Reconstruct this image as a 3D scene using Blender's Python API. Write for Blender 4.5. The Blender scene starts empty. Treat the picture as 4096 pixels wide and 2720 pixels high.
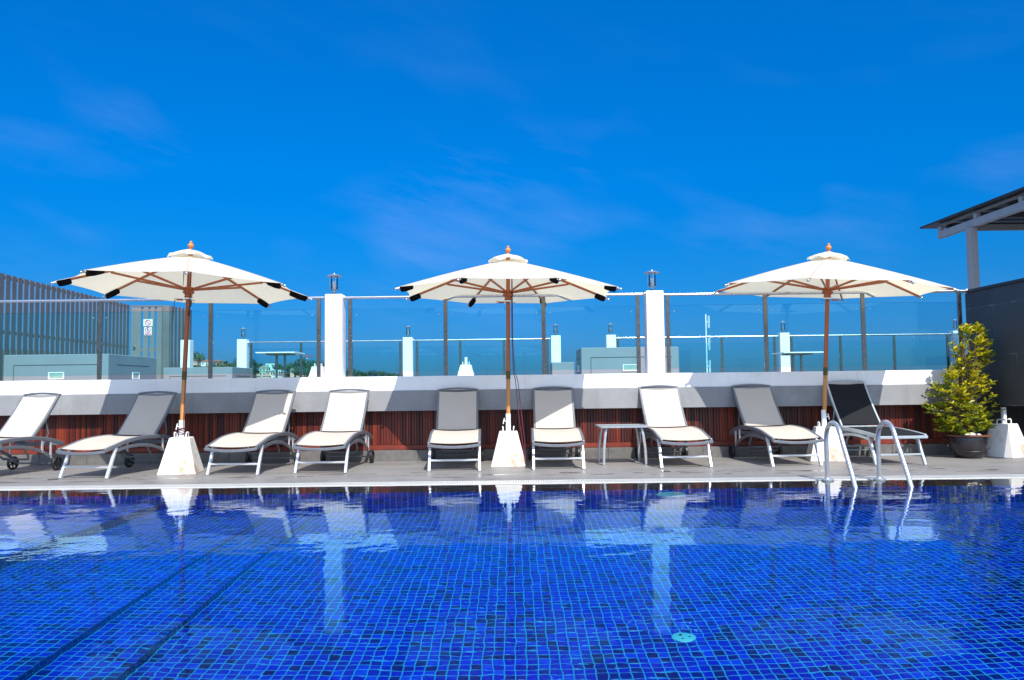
import bpy, bmesh, math, random
from mathutils import Vector, Matrix, Quaternion
R = math.radians
PI = math.pi
rnd = random.Random(7)
sc = bpy.context.scene
COL = sc.collection

# ------------------------------------------------------------------ helpers
class MB:
    """collects simple shapes and links them as ONE mesh object"""
    def __init__(s):
        s.v = []; s.f = []; s.uv = None
    def add(s, vs, fs, M=None, uvs=None):
        o = len(s.v)
        s.v += [tuple(M @ Vector(p)) if M else tuple(p) for p in vs]
        s.f += [tuple(i + o for i in f) for f in fs]
        if uvs is not None:
            if s.uv is None: s.uv = []
            s.uv += uvs
        return s
    def box(s, x0, x1, y0, y1, z0, z1, M=None):
        vs = [(x0,y0,z0),(x1,y0,z0),(x1,y1,z0),(x0,y1,z0),(x0,y0,z1),(x1,y0,z1),(x1,y1,z1),(x0,y1,z1)]
        return s.add(vs, [(0,3,2,1),(4,5,6,7),(0,1,5,4),(1,2,6,5),(2,3,7,6),(3,0,4,7)], M)
    def frustum(s, b, t, z0, z1, M=None):
        vs = [(-b,-b,z0),(b,-b,z0),(b,b,z0),(-b,b,z0),(-t,-t,z1),(t,-t,z1),(t,t,z1),(-t,t,z1)]
        return s.add(vs, [(0,3,2,1),(4,5,6,7),(0,1,5,4),(1,2,6,5),(2,3,7,6),(3,0,4,7)], M)
    def sweep(s, path, sect, up=(0,0,1), closed=False, M=None, scale=None):
        """sect: list of (side, up) offsets swept along path"""
        P = [Vector(p) for p in path]; n = len(P); m = len(sect)
        up = Vector(up); vs = []
        for i, p in enumerate(P):
            if closed: a, b = P[i-1], P[(i+1) % n]
            else: a, b = P[max(i-1,0)], P[min(i+1,n-1)]
            t = (b-a).normalized()
            sd = t.cross(up)
            if sd.length < 1e-4: sd = t.cross(Vector((1,0,0)))
            sd.normalize(); u = sd.cross(t)
            k = scale[i] if scale else 1
            # mitre
            c = 1.0
            if 0 < i < n-1 or closed:
                d1 = (p-a).normalized() if (p-a).length > 1e-9 else t
                c = max(.5, d1.dot(t))
            for (x, y) in sect: vs.append(p + sd*x*k/c*1.0 + u*y*k)
        fs = []
        L = n if closed else n-1
        for i in range(L):
            j = (i+1) % n
            for q in range(m):
                r = (q+1) % m
                fs.append((i*m+q, i*m+r, j*m+r, j*m+q))
        if not closed:
            fs.append(tuple(range(m-1,-1,-1))); fs.append(tuple((n-1)*m+q for q in range(m)))
        return s.add(vs, fs, M)
    def tube(s, path, r, n=10, up=(0,0,1), closed=False, M=None, scale=None):
        return s.sweep(path, [(r*math.cos(2*PI*k/n), r*math.sin(2*PI*k/n)) for k in range(n)], up, closed, M, scale)
    def bar(s, path, w, h, up=(0,0,1), closed=False, M=None):
        return s.sweep(path, [(-w/2,-h/2),(w/2,-h/2),(w/2,h/2),(-w/2,h/2)], up, closed, M)
    def lathe(s, prof, n=20, M=None, a0=0):
        vs = []; fs = []
        for (r, z) in prof:
            for k in range(n):
                a = a0+2*PI*k/n
                vs.append((max(r,1e-4)*math.cos(a), max(r,1e-4)*math.sin(a), z))
        for i in range(len(prof)-1):
            for k in range(n):
                l = (k+1) % n
                fs.append((i*n+k, i*n+l, (i+1)*n+l, (i+1)*n+k))
        fs.append(tuple(range(n-1,-1,-1))); fs.append(tuple((len(prof)-1)*n+k for k in range(n)))
        return s.add(vs, fs, M)
    def ball(s, c, r, n=10, k=6, sz=1.0):
        pr = [(r*math.sin(PI*i/k), -r*sz*math.cos(PI*i/k)) for i in range(k+1)]
        return s.lathe(pr, n, Matrix.Translation(c))
    def grid(s, rows, uvrows=None, closed=False, M=None):
        n = len(rows); m = len(rows[0])
        vs = [p for r in rows for p in r]; fs = []
        for i in range(n-1):
            for j in range(m if closed else m-1):
                k = (j+1) % m
                fs.append((i*m+j, i*m+k, (i+1)*m+k, (i+1)*m+j))
        return s.add(vs, fs, M, [u for r in uvrows for u in r] if uvrows else None)
    def build(s, name, mat, parent=None, bevel=0, smooth=None, seg=1):
        me = bpy.data.meshes.new(name)
        me.from_pydata(s.v, [], s.f)
        if s.uv is not None:
            lay = me.uv_layers.new(name='UVMap')
            for l in me.loops: lay.data[l.index].uv = s.uv[l.vertex_index]
        if bevel:
            bm = bmesh.new(); bm.from_mesh(me)
            es = [e for e in bm.edges if len(e.link_faces) == 2 and e.calc_face_angle(0) > R(35)]
            bmesh.ops.bevel(bm, geom=es, offset=bevel, segments=seg, affect='EDGES', profile=.6, clamp_overlap=True)
            bm.to_mesh(me); bm.free()
        if smooth:
            me.shade_smooth(); me.set_sharp_from_angle(angle=R(smooth))
        me.materials.append(mat)
        o = bpy.data.objects.new(name, me); COL.objects.link(o)
        if parent: o.parent = parent
        return o

def tag(o, label=None, cat=None, group=None, kind=None):
    if label: o['label'] = label
    if cat: o['category'] = cat
    if group: o['group'] = group
    if kind: o['kind'] = kind
    return o
def empty(name, loc=(0,0,0), rz=0, label=None, cat=None, group=None):
    o = bpy.data.objects.new(name, None); COL.objects.link(o)
    o.location = loc; o.rotation_euler = (0,0,rz); o.empty_display_size = .1
    return tag(o, label, cat, group)
def copy_tree(o, parent=None):
    c = o.copy(); COL.objects.link(c)
    if parent: c.parent = parent
    for ch in list(o.children): copy_tree(ch, c)
    return c

# ------------------------------------------------------------------ materials
def nodes(name):
    m = bpy.data.materials.new(name); m.use_nodes = True
    nt = m.node_tree; nt.nodes.clear()
    out = nt.nodes.new('ShaderNodeOutputMaterial')
    return m, nt, out
def N(nt, t, **kw):
    n = nt.nodes.new(t)
    for k, v in kw.items():
        if k in n.inputs.keys() if isinstance(k, str) else False: n.inputs[k].default_value = v
        else: setattr(n, k, v)
    return n
def math_(nt, op, a, b=None, c=None):
    n = nt.nodes.new('ShaderNodeMath'); n.operation = op
    for i, x in enumerate((a, b, c)):
        if x is None: continue
        if isinstance(x, (int, float)): n.inputs[i].default_value = x
        else: nt.links.new(x, n.inputs[i])
    return n.outputs[0]
def noise(nt, vec, scale, detail=3, rough=.55, mapscale=None):
    if mapscale:
        mp = nt.nodes.new('ShaderNodeMapping'); mp.inputs['Scale'].default_value = mapscale
        nt.links.new(vec, mp.inputs['Vector']); vec = mp.outputs[0]
    n = nt.nodes.new('ShaderNodeTexNoise')
    n.inputs['Scale'].default_value = scale; n.inputs['Detail'].default_value = detail; n.inputs['Roughness'].default_value = rough
    nt.links.new(vec, n.inputs['Vector'])
    return n.outputs['Fac']
def ramp(nt, fac, stops, interp='LINEAR'):
    r = nt.nodes.new('ShaderNodeValToRGB'); r.color_ramp.interpolation = interp
    el = r.color_ramp.elements
    while len(el) < len(stops): el.new(.5)
    for e, (p, c) in zip(el, stops):
        e.position = p; e.color = (*c, 1) if len(c) == 3 else c
    nt.links.new(fac, r.inputs['Fac'])
    return r.outputs['Color']
def mixc(nt, fac, a, b, blend='MIX'):
    m = nt.nodes.new('ShaderNodeMix'); m.data_type = 'RGBA'; m.blend_type = blend
    for x, i in ((fac, 0), (a, 6), (b, 7)):
        if isinstance(x, (int, float)): m.inputs[i].default_value = x
        elif isinstance(x, tuple): m.inputs[i].default_value = (*x, 1)
        else: nt.links.new(x, m.inputs[i])
    return m.outputs[2]
def pos(nt, obj=False):
    if obj: return nt.nodes.new('ShaderNodeTexCoord').outputs['Object']
    return nt.nodes.new('ShaderNodeNewGeometry').outputs['Position']
def sep(nt, v):
    s = nt.nodes.new('ShaderNodeSeparateXYZ'); nt.links.new(v, s.inputs[0]); return s.outputs
def comb(nt, x, y, z):
    c = nt.nodes.new('ShaderNodeCombineXYZ')
    for i, a in enumerate((x, y, z)):
        if isinstance(a, (int, float)): c.inputs[i].default_value = a
        else: nt.links.new(a, c.inputs[i])
    return c.outputs[0]
def bumpn(nt, h, dist, strength=1):
    b = nt.nodes.new('ShaderNodeBump'); b.inputs['Strength'].default_value = strength; b.inputs['Distance'].default_value = dist
    nt.links.new(h, b.inputs['Height']); return b.outputs['Normal']
def principled(nt, out, col, rough=.5, metal=0, normal=None, spec=.5, coat=0):
    p = nt.nodes.new('ShaderNodeBsdfPrincipled')
    for x, k in ((col, 'Base Color'), (rough, 'Roughness'), (metal, 'Metallic')):
        if isinstance(x, tuple): p.inputs[k].default_value = (*x, 1)
        elif isinstance(x, (int, float)): p.inputs[k].default_value = x
        else: nt.links.new(x, p.inputs[k])
    p.inputs['Specular IOR Level'].default_value = spec
    p.inputs['Coat Weight'].default_value = coat
    if normal: nt.links.new(normal, p.inputs['Normal'])
    nt.links.new(p.outputs[0], out.inputs[0])
    return p
def pm(name, col, rough=.5, metal=0, var=.12, vs=6, bump=0, bs=60, spec=.5, dirt=None, dirt_amt=.5, dirt_scale=4, obj=False, coat=0, streak=None, dirt_lo=.52):
    """plain procedural surface: base colour with a little variation, optional stains and bump"""
    m, nt, out = nodes(name)
    v = pos(nt, obj)
    n1 = noise(nt, v, vs, 5)
    c = ramp(nt, n1, [(.3, tuple(x*(1-var) for x in col)), (.7, tuple(min(1, x*(1+var)) for x in col))])
    if dirt:
        n2 = noise(nt, v, dirt_scale, 6, .65)
        msk = ramp(nt, n2, [(dirt_lo, (0,0,0)), (dirt_lo+.17, (dirt_amt,)*3)])
        c = mixc(nt, msk, c, dirt)
    if streak:
        sk = ramp(nt, noise(nt, v, 1, 5, .65, (9,9,.7)), [(.54,(0,0,0)),(.75,(.5,.5,.5))])
        c = mixc(nt, sk, c, streak)
    nm = bumpn(nt, noise(nt, v, bs, 4), bump) if bump else None
    rr = math_(nt, 'MULTIPLY_ADD', n1, .16, rough-.08)
    principled(nt, out, c, rr, metal, nm, spec, coat)
    return m

M = {}
M['white_wall'] = pm('white_painted_render', (.80,.80,.80), .7, var=.03, vs=2.5, bump=.0015, bs=40, dirt=(.62,.60,.58), dirt_amt=.35, dirt_scale=1.7, streak=(.60,.59,.57))
M['grey_band'] = pm('grey_cement_render', (.235,.24,.25), .75, var=.10, vs=2.2, bump=.002, bs=55, dirt=(.36,.36,.36), dirt_amt=.4, dirt_scale=2.6, streak=(.17,.17,.175))
M['grey_box'] = pm('pale_grey_render', (.21,.235,.26), .75, var=.07, vs=2, bump=.0015, bs=50)
M['groove'] = pm('dark_groove', (.06,.065,.07), .9)
M['kerb'] = pm('dark_grey_tile', (.125,.12,.115), .55, var=.18, vs=14, bump=.001, bs=90)
M['terrace'] = pm('terrace_tile', (.22,.21,.20), .7)
M['chrome'] = pm('polished_steel', (.70,.70,.71), .28, 1, var=.03)
M['steel'] = pm('brushed_steel', (.25,.245,.24), .26, 1, var=.08, vs=20)
M['ladder'] = pm('ladder_steel', (.56,.56,.57), .24, .72, var=.05, vs=15)
M['frame'] = pm('grey_powder_coated_metal', (.165,.18,.205), .38, .35, var=.06, vs=18)
M['leg'] = pm('silver_aluminium', (.66,.68,.71), .34, .55, var=.05, vs=18)
M['table_metal'] = pm('grey_aluminium', (.40,.42,.45), .36, .55, var=.06, vs=18)
M['dark_metal'] = pm('dark_brown_metal', (.035,.03,.032), .4, .3)
M['black_plastic'] = pm('black_plastic', (.012,.012,.013), .45)
M['black_cloth'] = pm('black_cloth', (.006,.006,.007), .95, var=.3, vs=30, spec=.1)
M['white_metal'] = pm('white_painted_concrete', (.76,.74,.70), .55, var=.04, vs=5, dirt=(.36,.17,.05), dirt_amt=.85, dirt_scale=3.4, dirt_lo=.50, streak=(.50,.36,.22), bump=.002, bs=35, obj=True)
M['white_tube'] = pm('white_painted_tube', (.78,.78,.78), .4, var=.04, dirt=(.5,.36,.25), dirt_amt=.3, dirt_scale=9)
M['grating'] = pm('white_plastic_grating', (.56,.55,.52), .5, var=.07, vs=8)
M['trench'] = pm('dark_channel', (.03,.03,.03), .8)
M['ledge'] = pm('dark_wet_stone', (.022,.021,.02), .35, var=.35, vs=3)
M['brass'] = pm('old_brass', (.16,.11,.035), .35, .8, var=.2, vs=30)
M['cord'] = pm('maroon_cord', (.10,.012,.03), .8)
M['dark_cord'] = pm('dark_cord', (.02,.012,.02), .8)
M['canopy_top'] = None
M['ceramic'] = pm('dark_glazed_ceramic', (.018,.015,.02), .28, var=.35, vs=5, bump=.002, bs=14, coat=.3)
M['rim_clay'] = pm('brown_clay', (.14,.055,.03), .6, var=.25, vs=10)
M['soil'] = pm('soil', (.05,.03,.02), .95, var=.4, vs=25, bump=.01, bs=40)
M['pebble'] = pm('white_pebble', (.72,.70,.66), .6)
M['bark'] = pm('grey_bark', (.16,.12,.085), .8, var=.3, vs=20)
M['slat'] = pm('grey_wood_slat', (.125,.127,.13), .6, var=.12, vs=3)
M['slat_door'] = pm('grey_door_paint', (.17,.178,.182), .6, var=.07, vs=3)
M['sign_white'] = pm('white_sign_plate', (.82,.82,.84), .3, var=.01)
M['sign_red'] = pm('red_sign_ink', (.80,.015,.04), .4, var=.02)
M['sign_black'] = pm('dark_sign_ink', (.03,.012,.03), .4)
M['pergola'] = pm('grey_painted_timber', (.36,.36,.37), .6, var=.07, vs=4)
M['purlin'] = pm('raw_grey_timber', (.22,.205,.19), .7, var=.15, vs=6)
M['roofing'] = pm('dark_roof_sheet', (.035,.035,.037), .5)
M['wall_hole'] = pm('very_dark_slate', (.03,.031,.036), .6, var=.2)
M['bulb'] = pm('white_lamp_bulb', (.85,.84,.80), .3)
M['opal'] = pm('greenish_lamp_glass', (.28,.40,.36), .2, var=.15, vs=12)
M['drain'] = pm('pale_cyan_plastic_cover', (.06,.50,.55), .4, var=.04)
M['cream_house'] = pm('cream_house_wall', (.60,.52,.40), .8, var=.06, vs=.2)
M['white_house'] = pm('white_house_wall', (.74,.73,.70), .8, var=.05, vs=.2)
M['pink_house'] = pm('pinkish_house_wall', (.62,.40,.30), .8, var=.05, vs=.2)
M['red_roof'] = pm('terracotta_roof', (.30,.10,.065), .8, var=.2, vs=.6)
M['grey_roof'] = pm('grey_roof', (.17,.16,.155), .8, var=.2, vs=.5)
M['tan_roof'] = pm('tan_roof', (.36,.26,.17), .8, var=.2, vs=.5)
M['house_glass'] = pm('dark_window', (.03,.04,.05), .2)
M['trunk'] = pm('tree_trunk', (.11,.08,.055), .9)
M['crane'] = pm('red_crane_paint', (.55,.06,.08), .5)
M['white_top'] = pm('white_table_top', (.80,.79,.75), .4, var=.02)
M['under'] = pm('brown_table_frame', (.17,.13,.10), .6)

def fabric(name, col, trans, tcol, weave=900, var=.04, seams=False):
    m, nt, out = nodes(name)
    v = pos(nt, True)
    n1 = noise(nt, v, 3, 5)
    c = ramp(nt, n1, [(.3, tuple(x*(1-var) for x in col)), (.7, tuple(min(1,x*(1+var)) for x in col))])
    st = ramp(nt, noise(nt, v, 5, 6, .7), [(.55,(0,0,0)), (.8,(.25,.25,.25))])
    c = mixc(nt, st, c, tuple(x*.7 for x in col))
    nm = bumpn(nt, noise(nt, v, 260, 2), .0006)
    if seams:
        suv = sep(nt, nt.nodes.new('ShaderNodeUVMap').outputs[0])
        sl = ramp(nt, suv[0], [(.93,(0,0,0)),(.965,(1,1,1))])
        hem = ramp(nt, suv[1], [(.955,(0,0,0)),(.965,(1,1,1))])
        c = mixc(nt, math_(nt, 'MULTIPLY', math_(nt, 'MAXIMUM', sl, hem), .28), c, tuple(x*.55 for x in col))
        wr = noise(nt, comb(nt, math_(nt, 'MULTIPLY', suv[0], 3), math_(nt, 'MULTIPLY', suv[1], .8), sep(nt, v)[0]), 2.2, 4, .6)
        nm = bumpn(nt, math_(nt, 'ADD', wr, math_(nt, 'MULTIPLY', sl, .15)), .012)
    d = N(nt, 'ShaderNodeBsdfPrincipled'); nt.links.new(c, d.inputs['Base Color']); d.inputs['Roughness'].default_value = .85
    d.inputs['Specular IOR Level'].default_value = .2
    nt.links.new(nm, d.inputs['Normal'])
    t = N(nt, 'ShaderNodeBsdfTranslucent'); t.inputs['Color'].default_value = (*tcol, 1)
    mx = N(nt, 'ShaderNodeMixShader'); mx.inputs[0].default_value = trans
    nt.links.new(d.outputs[0], mx.inputs[1]); nt.links.new(t.outputs[0], mx.inputs[2]); nt.links.new(mx.outputs[0], out.inputs[0])
    return m
M['canopy'] = fabric('cream_canopy_cloth', (.82,.765,.65), .45, (.97,.85,.58), seams=True)
M['sling'] = fabric('cream_sling_mesh', (.55,.487,.42), .16, (.85,.78,.68))
M['black_sling'] = fabric('black_sling_mesh', (.012,.013,.016), .02, (.02,.02,.02))

# dark reddish hardwood of the parasols
def wood(name, c0, c1, rough=.4, along='z'):
    m, nt, out = nodes(name)
    v = pos(nt, True)
    sc3 = {'z': (30,30,1.2), 'x': (1.2,30,30), 'y': (30,1.2,30)}[along]
    n = noise(nt, v, 1.5, 5, .6, sc3)
    c = ramp(nt, n, [(.3, c0), (.7, c1)])
    principled(nt, out, c, rough, 0, bumpn(nt, n, .0008), .5, .15)
    return m
M['teak'] = wood('reddish_teak', (.30,.070,.018), (.50,.14,.034))
M['teak_pale'] = wood('sunlit_teak', (.42,.17,.05), (.62,.27,.075))
M['finial'] = wood('orange_turned_wood', (.55,.16,.03), (.75,.26,.05), .3)

# narrow vertical boards of the recess under the parapet
m, nt, out = nodes('red_brown_boards')
v = pos(nt); s = sep(nt, v)
idn = math_(nt, 'FLOOR', math_(nt, 'DIVIDE', s[0], .036))
wn = nt.nodes.new('ShaderNodeTexWhiteNoise'); wn.noise_dimensions = '1D'; nt.links.new(idn, wn.inputs['W'])
c = ramp(nt, wn.outputs['Value'], [(0,(.024,.0026,.0014)),(.35,(.06,.0052,.0018)),(.7,(.135,.012,.0026)),(1,(.27,.036,.006))])
gr = noise(nt, v, 3, 5, .6, (40,40,2.2))
c = mixc(nt, ramp(nt, gr, [(.35,(.0,.0,.0)),(.7,(.55,.55,.55))]), c, (.05,.007,.003))
principled(nt, out, c, .5, 0, bumpn(nt, gr, .0008))
M['boards'] = m
M['board_trim'] = pm('red_brown_skirting', (.17,.022,.010), .5, var=.25, vs=8)

# deck of long grey wood-look tiles with joints, wear and wet patches
m, nt, out = nodes('deck_tile')
v = pos(nt)
bk = nt.nodes.new('ShaderNodeTexBrick'); nt.links.new(v, bk.inputs['Vector'])
bk.offset = .37; bk.inputs['Scale'].default_value = 1; bk.inputs['Brick Width'].default_value = .62; bk.inputs['Row Height'].default_value = .205
bk.inputs['Mortar Size'].default_value = .0022; bk.inputs['Mortar Smooth'].default_value = .2
bk.inputs['Color1'].default_value = (.20,.188,.178,1); bk.inputs['Color2'].default_value = (.26,.245,.235,1); bk.inputs['Mortar'].default_value = (.33,.31,.29,1)
st = noise(nt, v, 4, 6, .65, (1.2,26,1))
c = mixc(nt, ramp(nt, st, [(.32,(.55,.55,.55)),(.68,(0,0,0))]), bk.outputs['Color'], (.145,.136,.13))
sm = noise(nt, v, .9, 4, .6, (.6,1.6,1))
c = mixc(nt, ramp(nt, sm, [(.45,(0,0,0)),(.75,(.30,.30,.30))]), c, (.31,.295,.28))
ys = sep(nt, v)[1]
near = math_(nt, 'SUBTRACT', 1, math_(nt, 'SMOOTH_MIN', math_(nt, 'ABSOLUTE', math_(nt, 'DIVIDE', math_(nt, 'SUBTRACT', ys, 8.5), .55)), 1.0, .2))
wet = math_(nt, 'MULTIPLY', ramp(nt, noise(nt, v, 2.6, 4, .6, (.9,3.4,1)), [(.565,(0,0,0)),(.60,(1,1,1))]), near)
c = mixc(nt, math_(nt, 'MULTIPLY', wet, .75), c, (.05,.043,.04))
rr = math_(nt, 'SUBTRACT', math_(nt, 'MULTIPLY_ADD', st, .25, .42), math_(nt, 'MULTIPLY', wet, .38))
h = math_(nt, 'SUBTRACT', math_(nt, 'MULTIPLY', st, .3), bk.outputs['Fac'])
principled(nt, out, c, rr, 0, bumpn(nt, h, .0012))
M['deck'] = m

# blue mosaic: uv counts tiles
def mosaic(name, stops, grout):
  m, nt, out = nodes(name)
  uv = nt.nodes.new('ShaderNodeUVMap').outputs[0]
  s = sep(nt, uv)
  def line(c):
      fr = math_(nt, 'FRACT', c)
      d = math_(nt, 'MINIMUM', fr, math_(nt, 'SUBTRACT', 1, fr))
      r = nt.nodes.new('ShaderNodeMapRange'); r.interpolation_type = 'SMOOTHSTEP'
      r.inputs['From Min'].default_value = .030; r.inputs['From Max'].default_value = .075
      r.inputs['To Min'].default_value = 1; r.inputs['To Max'].default_value = 0
      nt.links.new(d, r.inputs['Value']); return r.outputs[0]
  gro = math_(nt, 'MAXIMUM', line(s[0]), line(s[1]))
  cell = comb(nt, math_(nt, 'FLOOR', s[0]), math_(nt, 'FLOOR', s[1]), 0)
  wn = nt.nodes.new('ShaderNodeTexWhiteNoise'); wn.noise_dimensions = '3D'; nt.links.new(cell, wn.inputs['Vector'])
  tc = ramp(nt, wn.outputs['Value'], stops)
  mot = noise(nt, uv, 1.3, 3)
  tc = mixc(nt, ramp(nt, mot, [(.35,(.25,.25,.25)),(.6,(0,0,0))]), tc, (.0008,.012,.24))
  c = mixc(nt, gro, tc, grout)
  principled(nt, out, c, math_(nt, 'MULTIPLY_ADD', gro, .4, .2), 0, bumpn(nt, math_(nt, 'SUBTRACT', 1, gro), .001))
  return m
M['mosaic'] = mosaic('blue_glass_mosaic', [(0,(.0003,.004,.08)),(.18,(.0004,.005,.15)),(.28,(.0003,.006,.31)),(.66,(.0004,.008,.42)),(.9,(.0005,.018,.52)),(1,(.001,.045,.60))], (.003,.29,.53))
M['mosaic_shaded'] = mosaic('shaded_blue_mosaic', [(0,(.0003,.003,.05)),(.5,(.0004,.005,.10)),(1,(.0006,.010,.18))], (.002,.10,.26))  # darker copy of the blue mosaic, shade put into its colour

# water sheet
m, nt, out = nodes('pool_water')
v = pos(nt)
w1 = noise(nt, v, 6.2, 2, .4, (1,1,1))
w2 = noise(nt, v, 1.6, 2, .4, (.8,1.2,1))
w3 = noise(nt, v, 13, 2, .5, (.7,1.4,1))
zone = ramp(nt, noise(nt, v, .55, 2, .5), [(.42,(.25,.25,.25)),(.66,(1,1,1))])
hh = math_(nt, 'ADD', math_(nt, 'MULTIPLY', w1, .0015), math_(nt, 'ADD', math_(nt, 'MULTIPLY', w2, .0036), math_(nt, 'MULTIPLY', math_(nt, 'MULTIPLY', w3, .00042), zone)))
nm = bumpn(nt, hh, 1.0)
g = N(nt, 'ShaderNodeBsdfRefraction'); g.inputs['IOR'].default_value = 1.333; g.inputs['Roughness'].default_value = 0
g.inputs['Color'].default_value = (.97,.99,1,1)
gl = N(nt, 'ShaderNodeBsdfGlossy'); gl.inputs['Roughness'].default_value = 0; gl.inputs['Color'].default_value = (.26,.70,1,1)
fr = N(nt, 'ShaderNodeFresnel'); fr.inputs['IOR'].default_value = 1.333
nt.links.new(ramp(nt, fr.outputs[0], [(.14,(.10,.62,1)),(.31,(.20,.68,1)),(.40,(.52,.80,1)),(.47,(.97,.98,1))]), gl.inputs['Color'])
for n_ in (g, gl, fr): nt.links.new(nm, n_.inputs['Normal'])
mx = N(nt, 'ShaderNodeMixShader'); nt.links.new(math_(nt, 'MINIMUM', 1.0, math_(nt, 'MULTIPLY', math_(nt, 'MAXIMUM', math_(nt, 'SUBTRACT', fr.outputs[0], .125), .004), 1.42)), mx.inputs[0])
nt.links.new(g.outputs[0], mx.inputs[1]); nt.links.new(gl.outputs[0], mx.inputs[2]); nt.links.new(mx.outputs[0], out.inputs[0])
M['water'] = m

# clear toughened glass, faint blue-green body colour
def glassmat(name, tint, ior=1.5, extra=1.0):
    m, nt, out = nodes(name)
    t = N(nt, 'ShaderNodeBsdfTransparent'); t.inputs['Color'].default_value = (*tint, 1)
    gl = N(nt, 'ShaderNodeBsdfGlossy'); gl.inputs['Roughness'].default_value = .0
    gl.inputs['Color'].default_value = (.42,.82,1,1)
    fr = N(nt, 'ShaderNodeFresnel'); fr.inputs['IOR'].default_value = ior
    f = math_(nt, 'MULTIPLY', fr.outputs[0], extra)
    mx = N(nt, 'ShaderNodeMixShader'); nt.links.new(f, mx.inputs[0])
    nt.links.new(t.outputs[0], mx.inputs[1]); nt.links.new(gl.outputs[0], mx.inputs[2]); nt.links.new(mx.outputs[0], out.inputs[0])
    return m
M['glass'] = glassmat('railing_glass', (.76,.968,1.0), 1.52, 1.0)
M['lamp_glass'] = glassmat('lamp_glass', (.95,.97,.98), 1.45)

# dark slate wall: large tiles with pale joints and white runs below one joint
m, nt, out = nodes('dark_slate_tile')
v = pos(nt); s = sep(nt, v)
bk = nt.nodes.new('ShaderNodeTexBrick'); nt.links.new(comb(nt, s[1], math_(nt, 'SUBTRACT', s[2], .63), 0), bk.inputs['Vector'])
bk.inputs['Scale'].default_value = 1; bk.inputs['Brick Width'].default_value = 1.22; bk.inputs['Row Height'].default_value = .61
bk.inputs['Mortar Size'].default_value = .003; bk.inputs['Mortar Smooth'].default_value = .3
bk.inputs['Color1'].default_value = (.038,.040,.048,1); bk.inputs['Color2'].default_value = (.048,.050,.058,1); bk.inputs['Mortar'].default_value = (.085,.087,.095,1)
c = mixc(nt, ramp(nt, noise(nt, v, 5, 6, .7), [(.4,(0,0,0)),(.75,(.5,.5,.5))]), bk.outputs['Color'], (.07,.07,.078))
jn = ramp(nt, noise(nt, v, 7, 3), [(.52,(0,0,0)),(.62,(1,1,1))])
c = mixc(nt, math_(nt, 'MULTIPLY', bk.outputs['Fac'], math_(nt, 'MULTIPLY', jn, .7)), c, (.45,.46,.50))
run = ramp(nt, noise(nt, v, 1, 2, .4, (0,22,.8)), [(.58,(0,0,0)),(.72,(1,1,1))])
zz = math_(nt, 'MULTIPLY', math_(nt, 'GREATER_THAN', s[2], .92), math_(nt, 'LESS_THAN', s[2], 1.24))
yy = math_(nt, 'MULTIPLY', math_(nt, 'GREATER_THAN', s[1], 9.25), math_(nt, 'LESS_THAN', s[1], 9.62))
fade = math_(nt, 'DIVIDE', math_(nt, 'SUBTRACT', s[2], .92), .32)
c = mixc(nt, math_(nt, 'MULTIPLY', math_(nt, 'MULTIPLY', run, math_(nt, 'MULTIPLY', zz, yy)), math_(nt, 'MULTIPLY', fade, .8)), c, (.50,.52,.56))
principled(nt, out, c, .55, 0, bumpn(nt, math_(nt, 'SUBTRACT', noise(nt, v, 60, 4), bk.outputs['Fac']), .0012))
M['slate'] = m

# leaves: u of each leaf is its own random number, v its yellowness
m, nt, out = nodes('shrub_leaf')
s = sep(nt, nt.nodes.new('ShaderNodeUVMap').outputs[0])
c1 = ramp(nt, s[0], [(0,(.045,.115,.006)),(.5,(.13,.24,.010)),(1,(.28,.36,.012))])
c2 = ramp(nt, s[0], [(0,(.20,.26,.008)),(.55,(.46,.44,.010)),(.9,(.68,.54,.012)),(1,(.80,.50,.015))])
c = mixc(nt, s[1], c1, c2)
d = N(nt, 'ShaderNodeBsdfPrincipled'); nt.links.new(c, d.inputs['Base Color']); d.inputs['Roughness'].default_value = .35
t = N(nt, 'ShaderNodeBsdfTranslucent'); nt.links.new(c, t.inputs['Color'])
mx = N(nt, 'ShaderNodeMixShader'); mx.inputs[0].default_value = .42
nt.links.new(d.outputs[0], mx.inputs[1]); nt.links.new(t.outputs[0], mx.inputs[2]); nt.links.new(mx.outputs[0], out.inputs[0])
M['leaf'] = m
def treeleaf(name, a, b):
    m, nt, out = nodes(name)
    oi = nt.nodes.new('ShaderNodeObjectInfo')
    s = sep(nt, nt.nodes.new('ShaderNodeUVMap').outputs[0])
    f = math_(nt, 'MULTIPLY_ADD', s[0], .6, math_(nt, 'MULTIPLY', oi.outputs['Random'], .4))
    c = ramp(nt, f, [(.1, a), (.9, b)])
    principled(nt, out, c, .7, spec=.2)
    return m
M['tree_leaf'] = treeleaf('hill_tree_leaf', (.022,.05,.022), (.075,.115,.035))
m, nt, out = nodes('hill_scrub')
v = pos(nt)
c = ramp(nt, noise(nt, v, .12, 6, .7), [(.3,(.018,.036,.018)),(.55,(.035,.058,.022)),(.75,(.09,.09,.05))])
principled(nt, out, c, .9, 0, bumpn(nt, noise(nt, v, .4, 5, .7), 1.2))
M['hill'] = m
M['sea'] = pm('sea_water', (.01,.06,.12), .15, var=.2, vs=.02)

# ------------------------------------------------------------------ the setting
YW = 10.2          # front of the grey band of the parapet
T = .0527          # mosaic module
def slab(mb, x0, x1, y0, y1, z0, z1): return mb.box(x0, x1, y0, y1, z0, z1)

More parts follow.
